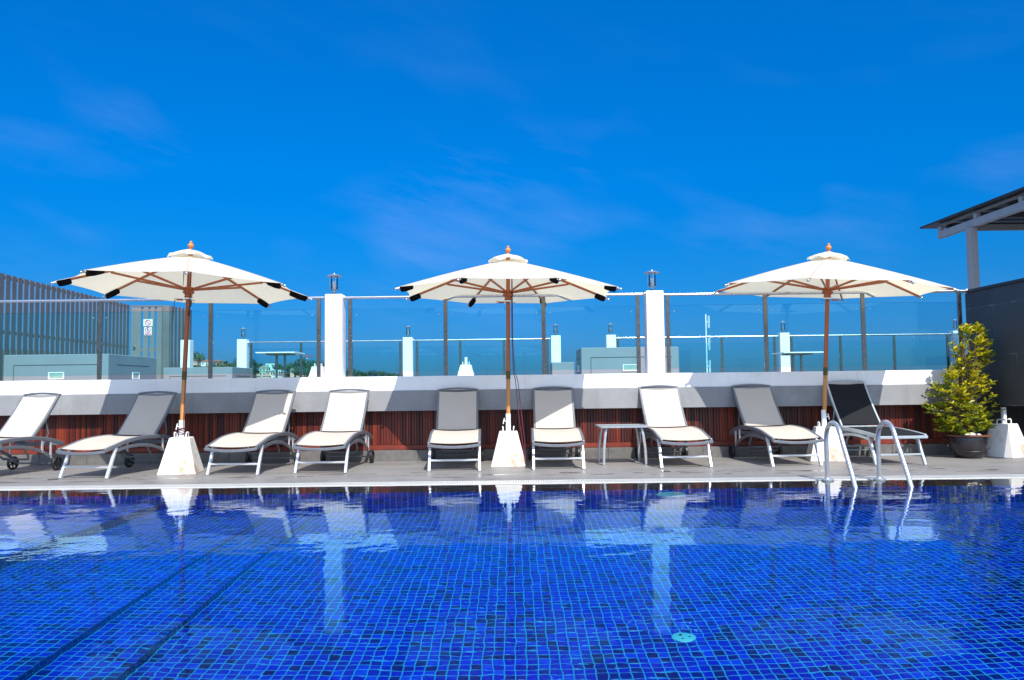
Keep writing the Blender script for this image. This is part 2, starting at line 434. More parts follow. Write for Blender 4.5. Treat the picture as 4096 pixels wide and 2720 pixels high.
tag(slab(MB(), -6000, 6000, -3000, 9000, -40, -30).build('sea', M['sea']), kind='structure')
b = MB()
slab(b, -12, 6.6, 8.0, 10.6, -.5, 0)           # strip with the loungers
slab(b, -12, 6.6, -3.5, .4, -.5, -.001)        # behind the photographer
slab(b, -12, -8.5, .402, 7.998, -.5, -.002); slab(b, 6.0, 9, .402, 7.998, -.5, -.002)
tag(b.build('pool_deck', M['deck']), kind='structure')

# pool shell in mosaic; uv in tile units
def quad(mb, p, u):     # four corner points and their uv
    mb.add(p, [(0,1,2,3)], None, [(a/T, c/T) for a, c in u])
def floor_q(mb, x0, x1, y0, y1, z):
    quad(mb, [(x0,y0,z),(x1,y0,z),(x1,y1,z),(x0,y1,z)], [(x0+40,y0+40),(x1+40,y0+40),(x1+40,y1+40),(x0+40,y1+40)])
XL, XR, YN, YF = -8.5, 6.0, .4, 7.25
S1, S2 = -2.11, -1.742
ZF, ZT, ZP = -1.09, -.985, -.88
b = MB(); floor_q(b, S2, XR, YN, YF, ZF); tag(b.build('pool_floor', M['mosaic']), kind='structure')
b = MB()
floor_q(b, S1, S2, YN, YF, ZT); floor_q(b, XL, S1, YN, YF, ZP)
tag(b.build('pool_steps', M['mosaic']), kind='structure'); b = MB()
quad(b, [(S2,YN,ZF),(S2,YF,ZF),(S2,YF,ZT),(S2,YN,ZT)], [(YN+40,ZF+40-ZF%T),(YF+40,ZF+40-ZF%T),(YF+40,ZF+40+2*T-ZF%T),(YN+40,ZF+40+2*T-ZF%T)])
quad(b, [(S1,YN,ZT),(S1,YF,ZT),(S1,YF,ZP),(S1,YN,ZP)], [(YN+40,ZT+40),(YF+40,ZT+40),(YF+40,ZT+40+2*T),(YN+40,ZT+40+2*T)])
tag(b.build('pool_step_edge', M['mosaic_shaded']), kind='structure')
b = MB()
def wall_q(p0, p1, z0, z1):
    L = math.dist(p0, p1); o = p0[0]+40 if abs(p0[1]-p1[1]) < 1e-6 else p0[1]+40
    quad(b, [(*p0,z0),(*p1,z0),(*p1,z1),(*p0,z1)], [(o,z0+40),(o+L,z0+40),(o+L,z1+40),(o,z1+40)])
wall_q((XL,YF), (XR,YF), -1.12, -.034); wall_q((XR,YF), (XR,YN), -1.12, -.006)
wall_q((XR,YN), (XL,YN), -1.12, -.006); wall_q((XL,YN), (XL,YF), -1.12, -.006)
tag(b.build('pool_wall', M['mosaic']), kind='structure')
# raised bench with a rounded corner along the left side, seen under water
b = MB(); zb = -.53
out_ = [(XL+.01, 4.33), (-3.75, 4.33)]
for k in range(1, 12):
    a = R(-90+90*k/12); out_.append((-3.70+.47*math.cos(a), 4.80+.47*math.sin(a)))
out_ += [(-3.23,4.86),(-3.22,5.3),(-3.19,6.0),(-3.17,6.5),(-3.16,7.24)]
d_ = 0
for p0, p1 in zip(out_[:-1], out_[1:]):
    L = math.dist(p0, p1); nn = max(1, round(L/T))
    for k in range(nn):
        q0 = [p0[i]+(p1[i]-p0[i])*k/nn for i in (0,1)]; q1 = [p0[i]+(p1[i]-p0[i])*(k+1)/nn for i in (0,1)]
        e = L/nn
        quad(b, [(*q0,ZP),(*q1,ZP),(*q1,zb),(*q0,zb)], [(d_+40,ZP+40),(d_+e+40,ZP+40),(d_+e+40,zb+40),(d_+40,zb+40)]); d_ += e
tag(b.build('pool_bench_front', M['mosaic_shaded']), kind='structure'); b = MB()
top = out_+[(XL+.01, 7.24)]
b.add([(x,y,zb) for x, y in top], [tuple(range(len(top)))], None, [((x+40)/T,(y+40)/T) for x, y in top])
tag(b.build('pool_bench', M['mosaic']), kind='structure')
# wet stone ledge under the water's edge and the channel below the grating
b = MB()
b.add([(XL,7.25,-.034),(XR,7.25,-.034),(XR,7.72,-.016),(XL,7.72,-.016),(XL,7.25,-.3),(XR,7.25,-.3),(XR,7.72,-.3),(XL,7.72,-.3)],
      [(0,1,2,3),(7,6,5,4),(3,2,6,7),(1,5,6,2),(0,3,7,4)])
tag(b.build('pool_edge', M['ledge']), kind='structure')
tag(slab(MB(), XL, XR, 7.722, 7.998, -.3, -.07).build('drain_channel', M['trench']), kind='structure')
b = MB(); b.grid([[(XL+(XR-XL)*i/30, YN+(7.73-YN)*j/16, -.006) for i in range(31)] for j in range(17)])
water = tag(b.build('water', M['water'], smooth=60), kind='structure')

# white slotted overflow grating
b = MB()
x = XL
while x < XR:
    b.box(x, x+.0135, 7.752, 7.968, -.02, .002); x += .0245
b.box(XL, XR, 7.735, 7.751, -.03, 0); b.box(XL, XR, 7.969, 7.985, -.03, 0); b.box(XL, XR, 7.85, 7.87, -.03, -.002)
g = b.build('drain_grating', M['grating'])
tag(g, 'long white slotted overflow grating running along the pool edge', 'drain grating')
# small round deck drain plates
for i, (x, y, lab) in enumerate([(-4.87, 8.55, 'small round steel plate in the deck in front of the cut off lounger'), (1.62, 8.62, 'small round steel plate in the deck in front of the side table')]):
    b = MB(); b.lathe([(.055,.0),(.055,.002),(.045,.004),(.0,.004)], 24)
    o = b.build('floor_plate', M['steel'], smooth=40); o.location = (x, y, .001); tag(o, lab, 'drain cover')

# parapet: kerb, boards, grey band, white wall
pw = empty('parapet_wall', (0,YW,0), 0, 'white topped parapet wall with grey band and red brown board recess', 'wall')
x0, x1 = -12, 5.92
def part(mb, name, mat, parent, **k):
    """mesh given in world coordinates, parented to an unrotated empty"""
    o = mb.build(name, mat, parent, **k); o.location = -Vector(parent.location) if parent else (0,0,0); return o
part(MB().box(x0, x1, YW+.03, YW+.38, .885, 1.07), 'white_wall_top', M['white_wall'], pw, bevel=.006)
part(MB().box(x0, x1, YW, YW+.38, .63, .884), 'grey_band', M['grey_band'], pw, bevel=.004)
b = MB(); xx = x0
while xx < x1-.03:
    b.box(xx+.0015, xx+.0345, YW+.16, YW+.19, .19, .66); xx += .036
part(b, 'board_panel', M['boards'], pw, bevel=.003)
part(MB().box(x0, x1, YW+.192, YW+.38, .0, .629), 'backing_wall', M['groove'], pw)
part(MB().box(x0, x1, YW+.14, YW+.191, .132, .189), 'skirting_board', M['board_trim'], pw, bevel=.004)
b = MB(); xx = x0
while xx < x1-.5:
    b.box(xx+.0015, xx+.5985, YW+.02, YW+.191, .0, .13); xx += .6
part(b, 'kerb', M['kerb'], pw, bevel=.003)

tag(slab(MB(), -16, 16, YW+.39, 26, .7, .95).build('terrace_floor', M['terrace']), kind='structure')

# dark slate wall at the right with its overhang
sw = empty('slate_wall', (5.8,9.5,0), 0, 'dark slate tiled boundary wall with a metal cap at the right edge', 'wall')
part(MB().box(5.88, 6.02, 9.03, 10.36, .63, 2.06), 'upper_wall', M['slate'], sw, bevel=.003)
part(MB().box(5.855, 6.045, 9.01, 10.38, 2.061, 2.095), 'wall_cap', M['dark_metal'], sw, bevel=.003)
part(MB().box(6.021, 6.8, 9.72, 10.36, .625, .70), 'recess_shade_slab', M['wall_hole'], sw)  # added slab that keeps the sun off the recess back wall
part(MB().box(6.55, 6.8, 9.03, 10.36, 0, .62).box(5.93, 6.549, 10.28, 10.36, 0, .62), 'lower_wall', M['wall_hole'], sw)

# ------------------------------------------------------------------ pillars and lanterns
def lantern_parts(root):
    b = MB(); b.lathe([(.055,0),(.055,.004),(.03,.018),(.013,.03),(.013,.062),(.026,.064),(.026,.12),(.02,.122)], 20); b.build('stem', M['chrome'], root, smooth=35)
    b = MB(); b.lathe([(.058,.060),(.06,.064),(.02,.070),(.0,.07)], 24); b.build('base_plate', M['steel'], root, smooth=35)
    b = MB(); b.tube([(.058*math.cos(a), .058*math.sin(a), .098) for a in [2*PI*k/24 for k in range(24)]], .0028, 6, closed=True); b.build('guard_ring', M['steel'], root, smooth=60)
    for k in range(3):
        a = R(20+120*k); c = (.056*math.cos(a), .056*math.sin(a))
        MB().tube([(*c,.06),(*c,.236)], .0035, 6).build('rod', M['chrome'], root, smooth=60)
    b = MB(); b.lathe([(.020,.122),(.024,.14),(.024,.158),(.012,.178),(.0,.18)], 14); b.build('bulb', M['bulb'], root, smooth=60)
    b = MB(); n = 24
    rows = [[(.044*math.cos(2*PI*k/n), .044*math.sin(2*PI*k/n), z) for k in range(n)] for z in (.072,.232)]
    b.grid(rows, closed=True); b.build('glass_cylinder', M['lamp_glass'], root, smooth=80)
    b = MB(); b.lathe([(.102,.236),(.104,.240),(.06,.256),(.012,.268),(.008,.280),(.0,.281)], 28); b.build('hat', M['table_metal'], root, smooth=30)
lp = None
def lantern(x, y, z, lab, grp):
    global lp
    if lp is None:
        lp = empty('pillar_lantern'); lantern_parts(lp); o = lp
    else: o = copy_tree(lp)
    o.location = (x, y, z); o.rotation_euler.z = rnd.uniform(0, 2)
    tag(o, lab, 'lantern', grp); return o
def pillar(x, y0, y1, z0, z1, w, lab, grp):
    b = MB(); b.box(-w/2, w/2, y0-y0, y1-y0, z0, z1)
    o = b.build('white_pillar', M['white_wall'], bevel=.012, seg=2); o.location = (x, y0, 0); tag(o, lab, 'pillar', grp)
    return o
pillar(-2.28, YW+.027, YW+.25, 1.069, 2.135, .224, 'left of the two tall white pillars rising from the parapet', 'pillars on the parapet')
pillar(1.837, YW+.027, YW+.25, 1.069, 2.13, .224, 'right of the two tall white pillars rising from the parapet', 'pillars on the parapet')
lantern(-2.29, YW+.12, 2.135, 'steel lantern on the left tall parapet pillar', 'lanterns on the parapet pillars')
lantern(1.822, YW+.12, 2.13, 'steel lantern on the right tall parapet pillar', 'lanterns on the parapet pillars')
backp = [(-7.59,.95,'white terrace pillar half hidden by the leftmost parasol pole'),
         (-6.278,.95,'white terrace pillar at the end of the rear railing above a grey block'),
         (-2.425,.95,'white terrace pillar seen between the left parapet pillar and the middle parasol'),
         (1.019,.95,'white terrace pillar just right of the middle parasol pole'),
         (2.305,.95,'short white terrace pillar top peeping over the big grey block'),
         (6.336,.95,'white terrace pillar behind the table left of the rightmost pole'),
         (10.357,.95,'white terrace pillar beside the dark slate wall and shrub')]
for x, z0, lab in backp:
    pillar(x, 18.6, 18.82, z0, 2.09, .224, lab, 'pillars of the rear terrace railing')
    if x != -7.59:
        lantern(x, 18.71, 2.09, 'lantern on the ' + lab.replace('white terrace pillar', 'white pillar'), 'lanterns of the rear terrace')

# ------------------------------------------------------------------ glass railings
def railing(name, lab, grp, y, posts, rail, zr, zg0, zg1, zb, pw_, rr, flanges):
    root = empty(name, (posts[0], y, zb), 0, lab, 'railing', grp)
    for px in posts:
        part(MB().box(px-pw_/2, px+pw_/2, y-.012, y+.012, zb-.0, zr-rr*.6), 'post', M['steel'], root, bevel=.002)
    b = MB(); b.tube([(rail[0],y,zr),((rail[0]+rail[1])/2,y,zr),(rail[1],y,zr)], rr, 14); part(b, 'handrail', M['chrome'], root, smooth=60)
    for fx in flanges:
        sgn = 1 if fx > (rail[0]+rail[1])/2 else -1
        b = MB(); b.lathe([(rr*1.9,0),(rr*1.9,.012),(rr*1.3,.03),(rr*1.05,.03)], 18, Matrix.Translation((fx,y,zr)) @ Matrix.Rotation(-sgn*PI/2, 4, 'Y'))
        part(b, 'wall_flange', M['chrome'], root, smooth=40)
    for p, q in zip(posts[:-1], posts[1:]):
        g = part(MB().box(p+pw_/2+.008, q-pw_/2-.008, y-.005, y+.005, zg0, zg1), 'glass_panel', M['glass'], root, bevel=.001)
        for cx_ in (p+pw_/2+.06, q-pw_/2-.06):
            b = MB(); b.lathe([(.009,0),(.009,.006),(.006,.009)], 10, Matrix.Translation((cx_,y-.005,zg1-.075)) @ Matrix.Rotation(PI/2,4,'X'))
            c = b.build('clamp', M['chrome'], g, smooth=40)
    return root
GY = YW+.12
railing('glass_railing', 'long glass railing on the parapet left of the left white pillar', 'glass railings on the parapet', GY, [-9.59,-8.17,-6.74,-5.312,-3.884,-2.49], (-9.7,-2.392), 2.10, 1.13, 1.945, 1.069, .05, .019, [-2.392])
railing('glass_railing', 'glass railing on the parapet between the two white pillars', 'glass railings on the parapet', GY, [-2.085,-.855,.41,1.626], (-2.168,1.725), 2.095, 1.13, 1.945, 1.069, .05, .019, [-2.168,1.725])
railing('glass_railing', 'glass railing on the parapet between right pillar and slate wall', 'glass railings on the parapet', GY, [2.012,3.272,4.531,5.78], (1.949,5.879), 2.085, 1.13, 1.945, 1.069, .05, .019, [1.949,5.879])
BY = 18.71
railing('glass_railing', 'rear terrace railing running behind the white left terrace table', 'rear terrace railings', BY, [-6.09,-4.926,-3.752,-2.608], (-6.166,-2.537), 2.02, 1.08, 1.87, .949, .055, .02, [-6.166,-2.537])
railing('glass_railing', 'rear terrace railing behind the middle parasol pole', 'rear terrace railings', BY, [-2.223,-1.211,-.189,.823], (-2.313,.907), 2.02, 1.08, 1.87, .949, .055, .02, [-2.313,.907])
railing('glass_railing', 'rear terrace railing behind big grey block and right parapet pillar', 'rear terrace railings', BY, [2.47,3.69,4.898,6.127], (2.417,6.224), 2.02, 1.08, 1.87, .949, .055, .02, [2.417,6.224])
railing('glass_railing', 'rear terrace railing behind the rightmost parasol pole', 'rear terrace railings', BY, [6.52,7.665,8.919,10.163], (6.448,10.245), 2.02, 1.08, 1.87, .949, .055, .02, [6.448,10.245])

# ------------------------------------------------------------------ terrace blocks with built-in lights
def brick_light(parent, mtx):
    b = MB()
    b.box(-.128,.128,-.012,0,-.058,-.044,mtx); b.box(-.128,.128,-.012,0,.044,.058,mtx)
    b.box(-.128,-.112,-.012,0,-.044,.044,mtx); b.box(.112,.128,-.012,0,-.044,.044,mtx)
    f = b.build('light_frame', M['sign_white'], parent); b2 = MB().box(-.112,.112,-.004,.001,-.044,.044,mtx)
    b2.build('lens', M['opal'], f)
    return f
def block(lab, x0, x1, y0, y1, zt, front=None, side=None, right=True, groove=True):
    root = empty('terrace_block', (x0, y0, .95), 0, lab, 'low wall', 'grey blocks on the terrace')
    o = Vector(root.location)
    part(MB().box(x0,x1,y0,y1,.95,zt), 'block_body', M['grey_box'], root, bevel=.01)
    if groove:
        b = MB(); xa, xb = x0+(x1-x0)*.1, x1-.12
        zg = zt-.165
        b.box(xa, xb, y0-.003, y0+.01, zg-.012, zg); b.box(xa-.006, xa+.004, y0-.003, y0+.01, .96, zg-.012)
        xs = x1 if right else x0
        b.box(xs-.01 if right else xs-.003, xs+.003 if right else xs+.01, y0+(y1-y0)*.16, y1-(y1-y0)*.16, zg-.012, zg)
        part(b, 'groove_line', M['groove'], root)
    if front: 
        f = brick_light(root, Matrix.Translation(Vector((front[0], y0-.001, front[1]))-o))
    if side:
        xs = x1 if right else x0
        brick_light(root, Matrix.Translation(Vector((xs+(.001 if right else -.001), side[0], side[1]))-o) @ Matrix.Rotation(PI/2 if right else -PI/2, 4, 'Z'))
    return root
block('large grey block with a framed light below the slatted fence', -8.25, -6.547, 13.0, 14.75, 1.53, (-7.385,1.183), (13.95,1.185))
block('low grey block behind the leftmost parasol pole', -6.746, -5.411, 15.5, 16.75, 1.363)
block('tall grey block with a framed light behind the right white pillar', 1.185, 2.869, 13.8, 14.85, 1.573, (2.026,1.218), (14.3,1.22), right=False)
block('small grey block left of the tall one behind the right pillar', .79, 1.236, 16.0, 16.9, 1.392, groove=False)
block('dark grey block below the far pillar beside the shrub', 10.2, 11.2, 17.6, 18.4, 1.52, groove=False)

# ------------------------------------------------------------------ terrace tables, spare stands, antenna
def terrace_table(x, y, z, w, lab):
    root = empty('terrace_table', (x, y, .95), 0, lab, 'table', 'white tables on the terrace')
    h = z-.95
    MB().box(-w/2, w/2, -w/2, w/2, h-.025, h).build('tabletop', M['white_top'], root, bevel=.006)
    MB().box(-w*.3, w*.3, -w*.3, w*.3, h-.05, h-.026).build('under_frame', M['under'], root)
    for sx in (-1, 1):
        MB().box(sx*.085-.022, sx*.085+.022, -.022, .022, .012, h-.05).build('leg', M['steel'], root, bevel=.003)
    MB().box(-.25, .25, -.2, .2, 0, .012).build('foot_plate', M['steel'], root)
    return root
terrace_table(-4.79, 16.6, 1.675, .80, 'white square terrace table behind the glass left of left pillar')
terrace_table(6.0, 16.9, 1.56, .82, 'white square terrace table left of the rightmost parasol pole')

def stand(name_lab, x, y, z, rz, s=1.0, tube=True, grp='white parasol stands', th=.205, knob=-1):
    root = empty('parasol_stand', (x, y, z), rz, name_lab, 'parasol base', grp)
    b = MB(); b.frustum(.205, .105, 0, .40)
    b.build('weight_block', M['white_metal'], root, bevel=.006)
    b = MB(); n = 16
    b.lathe([(.030,.39),(.030,.40+th),(.025,.40+th),(.025,.40+th-.03)], 16)
    b.build('socket_tube', M['white_tube'], root, smooth=40)
    for sx in (-1, 1):
        hp = [(sx*.062,-.05,.395),(sx*.062,-.05,.44),(sx*.066,-.042,.452),(sx*.066,.042,.452),(sx*.062,.05,.44),(sx*.062,.05,.395)]
        hp = [Matrix.Rotation(R(90 if False else 0),4,'Z') @ Vector(p) for p in hp]
        MB().tube(hp, .007, 8, up=(1,0,0)).build('handle', M['white_tube'], root, smooth=60)
    if knob:
        b = MB(); b.tube([(knob*.028,0,.52),(knob*.05,0,.52)], .006, 8); b.tube([(knob*.045,-.0,.555),(knob*.06,0,.485)], .006, 8, up=(0,1,0))
        b.build('clamp_screw', M['white_tube'], root, smooth=60)
    return root

# ------------------------------------------------------------------ parasols
def align(n, a0=0):
    return Vector((0,0,1)).rotation_difference(Vector(n).normalized()).to_matrix().to_4x4()
def parasol(lab, centre, tilt, a0, socks, pin_dir, zc=2.03, hz=1.58, extra=None):
    n = Vector((-tilt[0], -tilt[1], 1)).normalized()
    loc = Vector(centre) - n*hz
    root = empty('parasol', loc, 0, lab, 'parasol', 'cream parasols by the pool')
    root.rotation_mode = 'QUATERNION'; root.rotation_quaternion = Vector((0,0,1)).rotation_difference(n)
    RR = 1.345; zr = hz; za = hz+.395
    def dirv(k): a = -PI/2+a0+k*PI/4; return Vector((math.cos(a), math.sin(a), 0))
    # canopy: eight panels, edges drawn in between the rib tips
    rows = []; uvr = []; nu, nt_ = 14, 10
    for i in range(nu+1):
        u = .045+(1-.045)*i/nu; row = []; uvr.append([(abs(j/nt_-.5)*2*1.0, u) for k in range(8) for j in range(nt_)])
        for k in range(8):
            d0, d1 = dirv(k), dirv(k+1)
            for j in range(nt_):
                t = j/nt_; q = d0*(1-t)+d1*t
                bow = 4*t*(1-t)
                p = q*RR*u*(1-.045*bow*u*u)
                z = za+(zr-za)*u+.012*math.sin(PI*u)-.028*bow*u*(1-.55*u)+.010*bow*u*u*u
                row.append((p.x, p.y, z+.012))
        rows.append(row)
    b = MB(); b.grid(rows, uvr, closed=True); b.build('canopy', M['canopy'], root, smooth=50)
    # vent cap with wavy edge
    rows = []
    for i in range(7):
        u = .12+.88*i/6; row = []
        for k in range(64):
            a = 2*PI*k/64; ph = (a-a0+PI/2)
            wv = .5+.5*math.cos(8*ph)
            r = .245*u*(1-.05*(1-wv)*u); z = za+.080-.078*u**1.15-(.0 if i < 5 else .030*(i-4)/2*wv)+.004*math.sin(3*a+i)
            if i == 6: z += .012*math.sin(5*a+.7)*.6
            row.append((r*math.cos(a), r*math.sin(a), z))
        rows.append(row)
    b = MB(); b.grid(rows, closed=True); b.build('vent_cap', M['canopy'], root, smooth=70)
    b = MB(); b.lathe([(.014,za+.07),(.02,za+.10),(.032,za+.108),(.036,za+.125),(.026,za+.142),(.014,za+.152),(.016,za+.162),(.012,za+.172),(.0,za+.177)], 18)
    b.build('finial', M['finial'], root, smooth=50)
    # pole with brass ferrule
    b = MB(); b.lathe([(.0245,.655),(.0245,za+.08),(.01,za+.085)], 16); b.build('pole', M['teak'], root, smooth=40)
    b = MB(); b.lathe([(.0265,.56),(.0265,.655),(.024,.657)], 16); b.build('ferrule', M['brass'], root, smooth=40)
    b = MB(); b.lathe([(.0235,-.02),(.0245,.0),(.0245,.559)], 16); b.build('lower_pole', M['teak_pale'], root, smooth=40)
    # sliding hub
    b = MB(); b.lathe([(.034,hz-.085),(.046,hz-.075),(.04,hz-.06),(.044,hz-.045),(.062,hz-.03),(.064,hz-.012),(.05,hz-.005),(.05,hz+.035),(.03,hz+.04)], 24); b.build('hub', M['teak'], root, smooth=45)
    b = MB(); b.lathe([(.040,hz-.105),(.040,hz-.086),(.03,hz-.086)], 20); b.build('collar', M['white_tube'], root, smooth=40)
    b = MB(); b.lathe([(.06,za-.075),(.065,za-.02),(.03,za+.0)], 20); b.build('top_hub', M['teak'], root, smooth=40)
    for k in range(8):
        d = dirv(k); up_ = Vector((0,0,1))
        def rz_(u): return za+(zr-za)*u+.012*math.sin(PI*u)
        pth = [d*(.05+(RR-.05)*i/8) + Vector((0,0,rz_((.05+(RR-.05)*i/8)/RR)-.006)) for i in range(9)]
        rb = MB().bar(pth, .017, .026).build('rib', M['teak'], root, bevel=.002)
        tip = pth[-1]; t = (pth[-1]-pth[-2]).normalized()
        b = MB(); b.tube([tip-t*.02, tip+t*.02], .013, 10); b.ball(tip+t*.028, .016, 10, 6); b.build('tip_cap', M['chrome'], rb, smooth=60)
        q = d*RR*.60 + Vector((0,0,rz_(.60)-.022))
        MB().bar([d*.055+Vector((0,0,hz+.012)), q], .016, .024).build('strut', M['teak'], root, bevel=.002)
        if k in socks:
            L = .20*(.8+.4*rnd.random()); r1 = .028
            sp = [tip-t*L, tip-t*(L*.96), tip-t*(L*.5), tip-t*.035, tip-t*.025]
            b = MB(); sect = [(-.017,-.042),(0,-.05),(.017,-.042),(.02,0),(.017,.018),(-.017,.018),(-.02,0)]
            b.sweep([p+Vector((0,0,-.006)) for p in sp], sect, scale=[.75,.95,1.05,.95,.55]); b.build('rib_sock', M['black_cloth'], root, smooth=45)
    # locking pin on its chain
    px = pin_dir
    b = MB(); b.tube([(px*-.09,-.028,hz-.118),(px*.05,-.028,hz-.112)], .0035, 6); pn = b.build('locking_pin', M['steel'], root, smooth=60)
    MB().tube([(px*.05,-.028,hz-.112),(px*.115,-.028,hz-.111)], .011, 10).build('pin_grip', M['teak'], pn, smooth=50)
    b = MB(); c = Vector((px*.13,-.028,hz-.108)); b.tube([c+Vector((.013*math.cos(a),0,.013*math.sin(a))) for a in [2*PI*k/12 for k in range(12)]], .0025, 6, up=(0,1,0), closed=True); b.build('pin_ring', M['steel'], pn, smooth=60)
    if extra: extra(root, hz, za)
    return root
def chain(root, hz, za):
    b = MB()
    for i in range(15):
        z = hz-.12-.0165*i
        b.tube([(-.142-.0006*i+.004*math.cos(a)*(i%2), -.028+.004*math.cos(a)*((i+1)%2), z+.010*math.sin(a)) for a in [2*PI*k/8 for k in range(8)]], .002, 5, closed=True, up=(.3,.8,.1))
    b.build('pin_chain', M['dark_metal'], root, smooth=60)
    b = MB()
    b.tube([(.03,-.03,za-.1),(.034,-.035,hz-.2)], .004, 6); b.tube([(.034,-.034,hz-.19),(.033,-.034,hz-.29)], .011, 8, scale=[.6,1])
    b.tube([(.033,-.034,hz-.28),(.034,-.034,hz-.8),(.03,-.033,.5),(.026,-.030,.03)], .0038, 6); b.build('pulley_cord', M['dark_cord'], root, smooth=60)
    b = MB()
    pts = []
    for i in range(46):
        a = i*.75; pts.append((.036*math.cos(a), .036*math.sin(a), .03-.0018*i+.01*math.sin(i*.9)))
    b.tube(pts, .004, 6); b.build('wound_cord', M['cord'], root, smooth=60)
    b = MB(); b.tube([(-.055,-.03,za-.13),(-.05,-.036,hz+.05)], .003, 6); b.tube([(-.045,-.03,za-.13),(-.052,-.036,hz+.05)], .003, 6); b.ball((-.05,-.04,za-.14), .028, 12, 8); b.build('pulley', M['black_plastic'], root, smooth=60)
def long_cord(root, hz, za):
    b = MB()
    for dx in (0, .009):
        b.tube([(.04+dx,-.03,za-.1),(.042+dx,-.035,hz),(.045+dx,-.035,hz-.55),(.062+dx*2,-.04,hz-.95),(.085+dx*3,-.05,.55),(.125+dx*4,-.09,.1),(.165+dx*3,-.15,-.17),(.20,-.215,-.40)], .0042, 6)
    b.build('pulley_cord', M['cord'], root, smooth=60)
    b = MB(); b.tube([(.045,-.025,-.10),(.07,-.06,-.03),(.09,-.08,-.1),(.12,-.10,-.19),(.17,-.16,-.27)], .003, 6); b.build('loose_cord', M['cord'], root, smooth=60)
parasol('middle cream parasol with black rib socks and maroon cord', (-.04,9.5,2.032), (-.010,-.004), -.379, range(8), -1, extra=long_cord)
parasol('leftmost cream parasol, tilted, with black rib socks and a chain', (-3.681,9.102,2.063), (-.027,-.029), .37, [1,2,3,4,5,6,7], -1, extra=chain)
parasol('rightmost cream parasol with bare rib ends and no black socks', (3.801,9.602,2.03), (-.046,.035), -.513, [], 1)
stand('white stand holding the middle parasol, chipped along its foot', -.056, 9.494, 0, R(0))
stand('rust stained white stand holding the leftmost parasol', -3.724, 9.056, 0, R(8), th=.19)
stand('white stand of the rightmost parasol behind the pool ladder', 3.728, 9.657, 0, R(-11), th=.20, knob=1)
stand('spare rust streaked white stand without a parasol beside the potted shrub', 6.0, 9.85, 0, R(30), th=.20, knob=0)
stand('far white stand on the terrace left of the middle pole', -.90, 15.6, .95, 0, knob=0, th=.15)
stand('far white stand on the terrace half behind the left pillar', -3.77, 15.6, .95, 0, knob=0, th=.2)

an = empty('antenna', (4.97,20.5,.95), 0, 'thin white antenna mast with three loop dipoles behind the glass', 'antenna')
MB().tube([(0,0,0),(0,0,1.76)], .018, 8).build('mast', M['white_tube'], an, smooth=60)
for k in range(3):
    z = .22+.57*k+.2
    b = MB(); b.tube([(.0,0,z),(.07,0,z)], .008, 6)
    b.tube([(.06,0,z-.14),(.06,0,z+.14),(.075,0,z+.155),(.09,0,z+.14),(.09,0,z-.14),(.075,0,z-.155)], .007, 6, closed=True, up=(0,1,0)); b.build('dipole', M['white_tube'], an, smooth=60)

# ------------------------------------------------------------------ sun loungers
def prof_z(P, y):
    for (a, za), (b, zb) in zip(P[:-1], P[1:]):
        if a <= y <= b:
            t = (y-a)/(b-a); return za+(zb-za)*t
    return P[-1][1] if y > P[-1][0] else P[0][1]
def smoothP(P, n=26):
    """Catmull-Rom through the profile"""
    out = []
    for i in range(n+1):
        s = i/n*(len(P)-1); k = min(int(s), len(P)-2); t = s-k
        p0, p1, p2, p3 = P[max(k-1,0)], P[k], P[k+1], P[min(k+2,len(P)-1)]
        out.append(tuple(.5*((2*p1[j])+(-p0[j]+p2[j])*t+(2*p0[j]-5*p1[j]+4*p2[j]-p3[j])*t*t+(-p0[j]+3*p1[j]-3*p2[j]+p3[j])*t**3) for j in range(2)))
    return out
PROF = [(0,.300),(.16,.335),(.36,.378),(.58,.398),(.80,.402),(1.0,.385),(1.18,.350),(1.32,.305)]
FLAT = [(0,.325),(.2,.345),(.45,.362),(.7,.372),(.9,.374),(1.05,.365),(1.2,.34),(1.32,.305)]
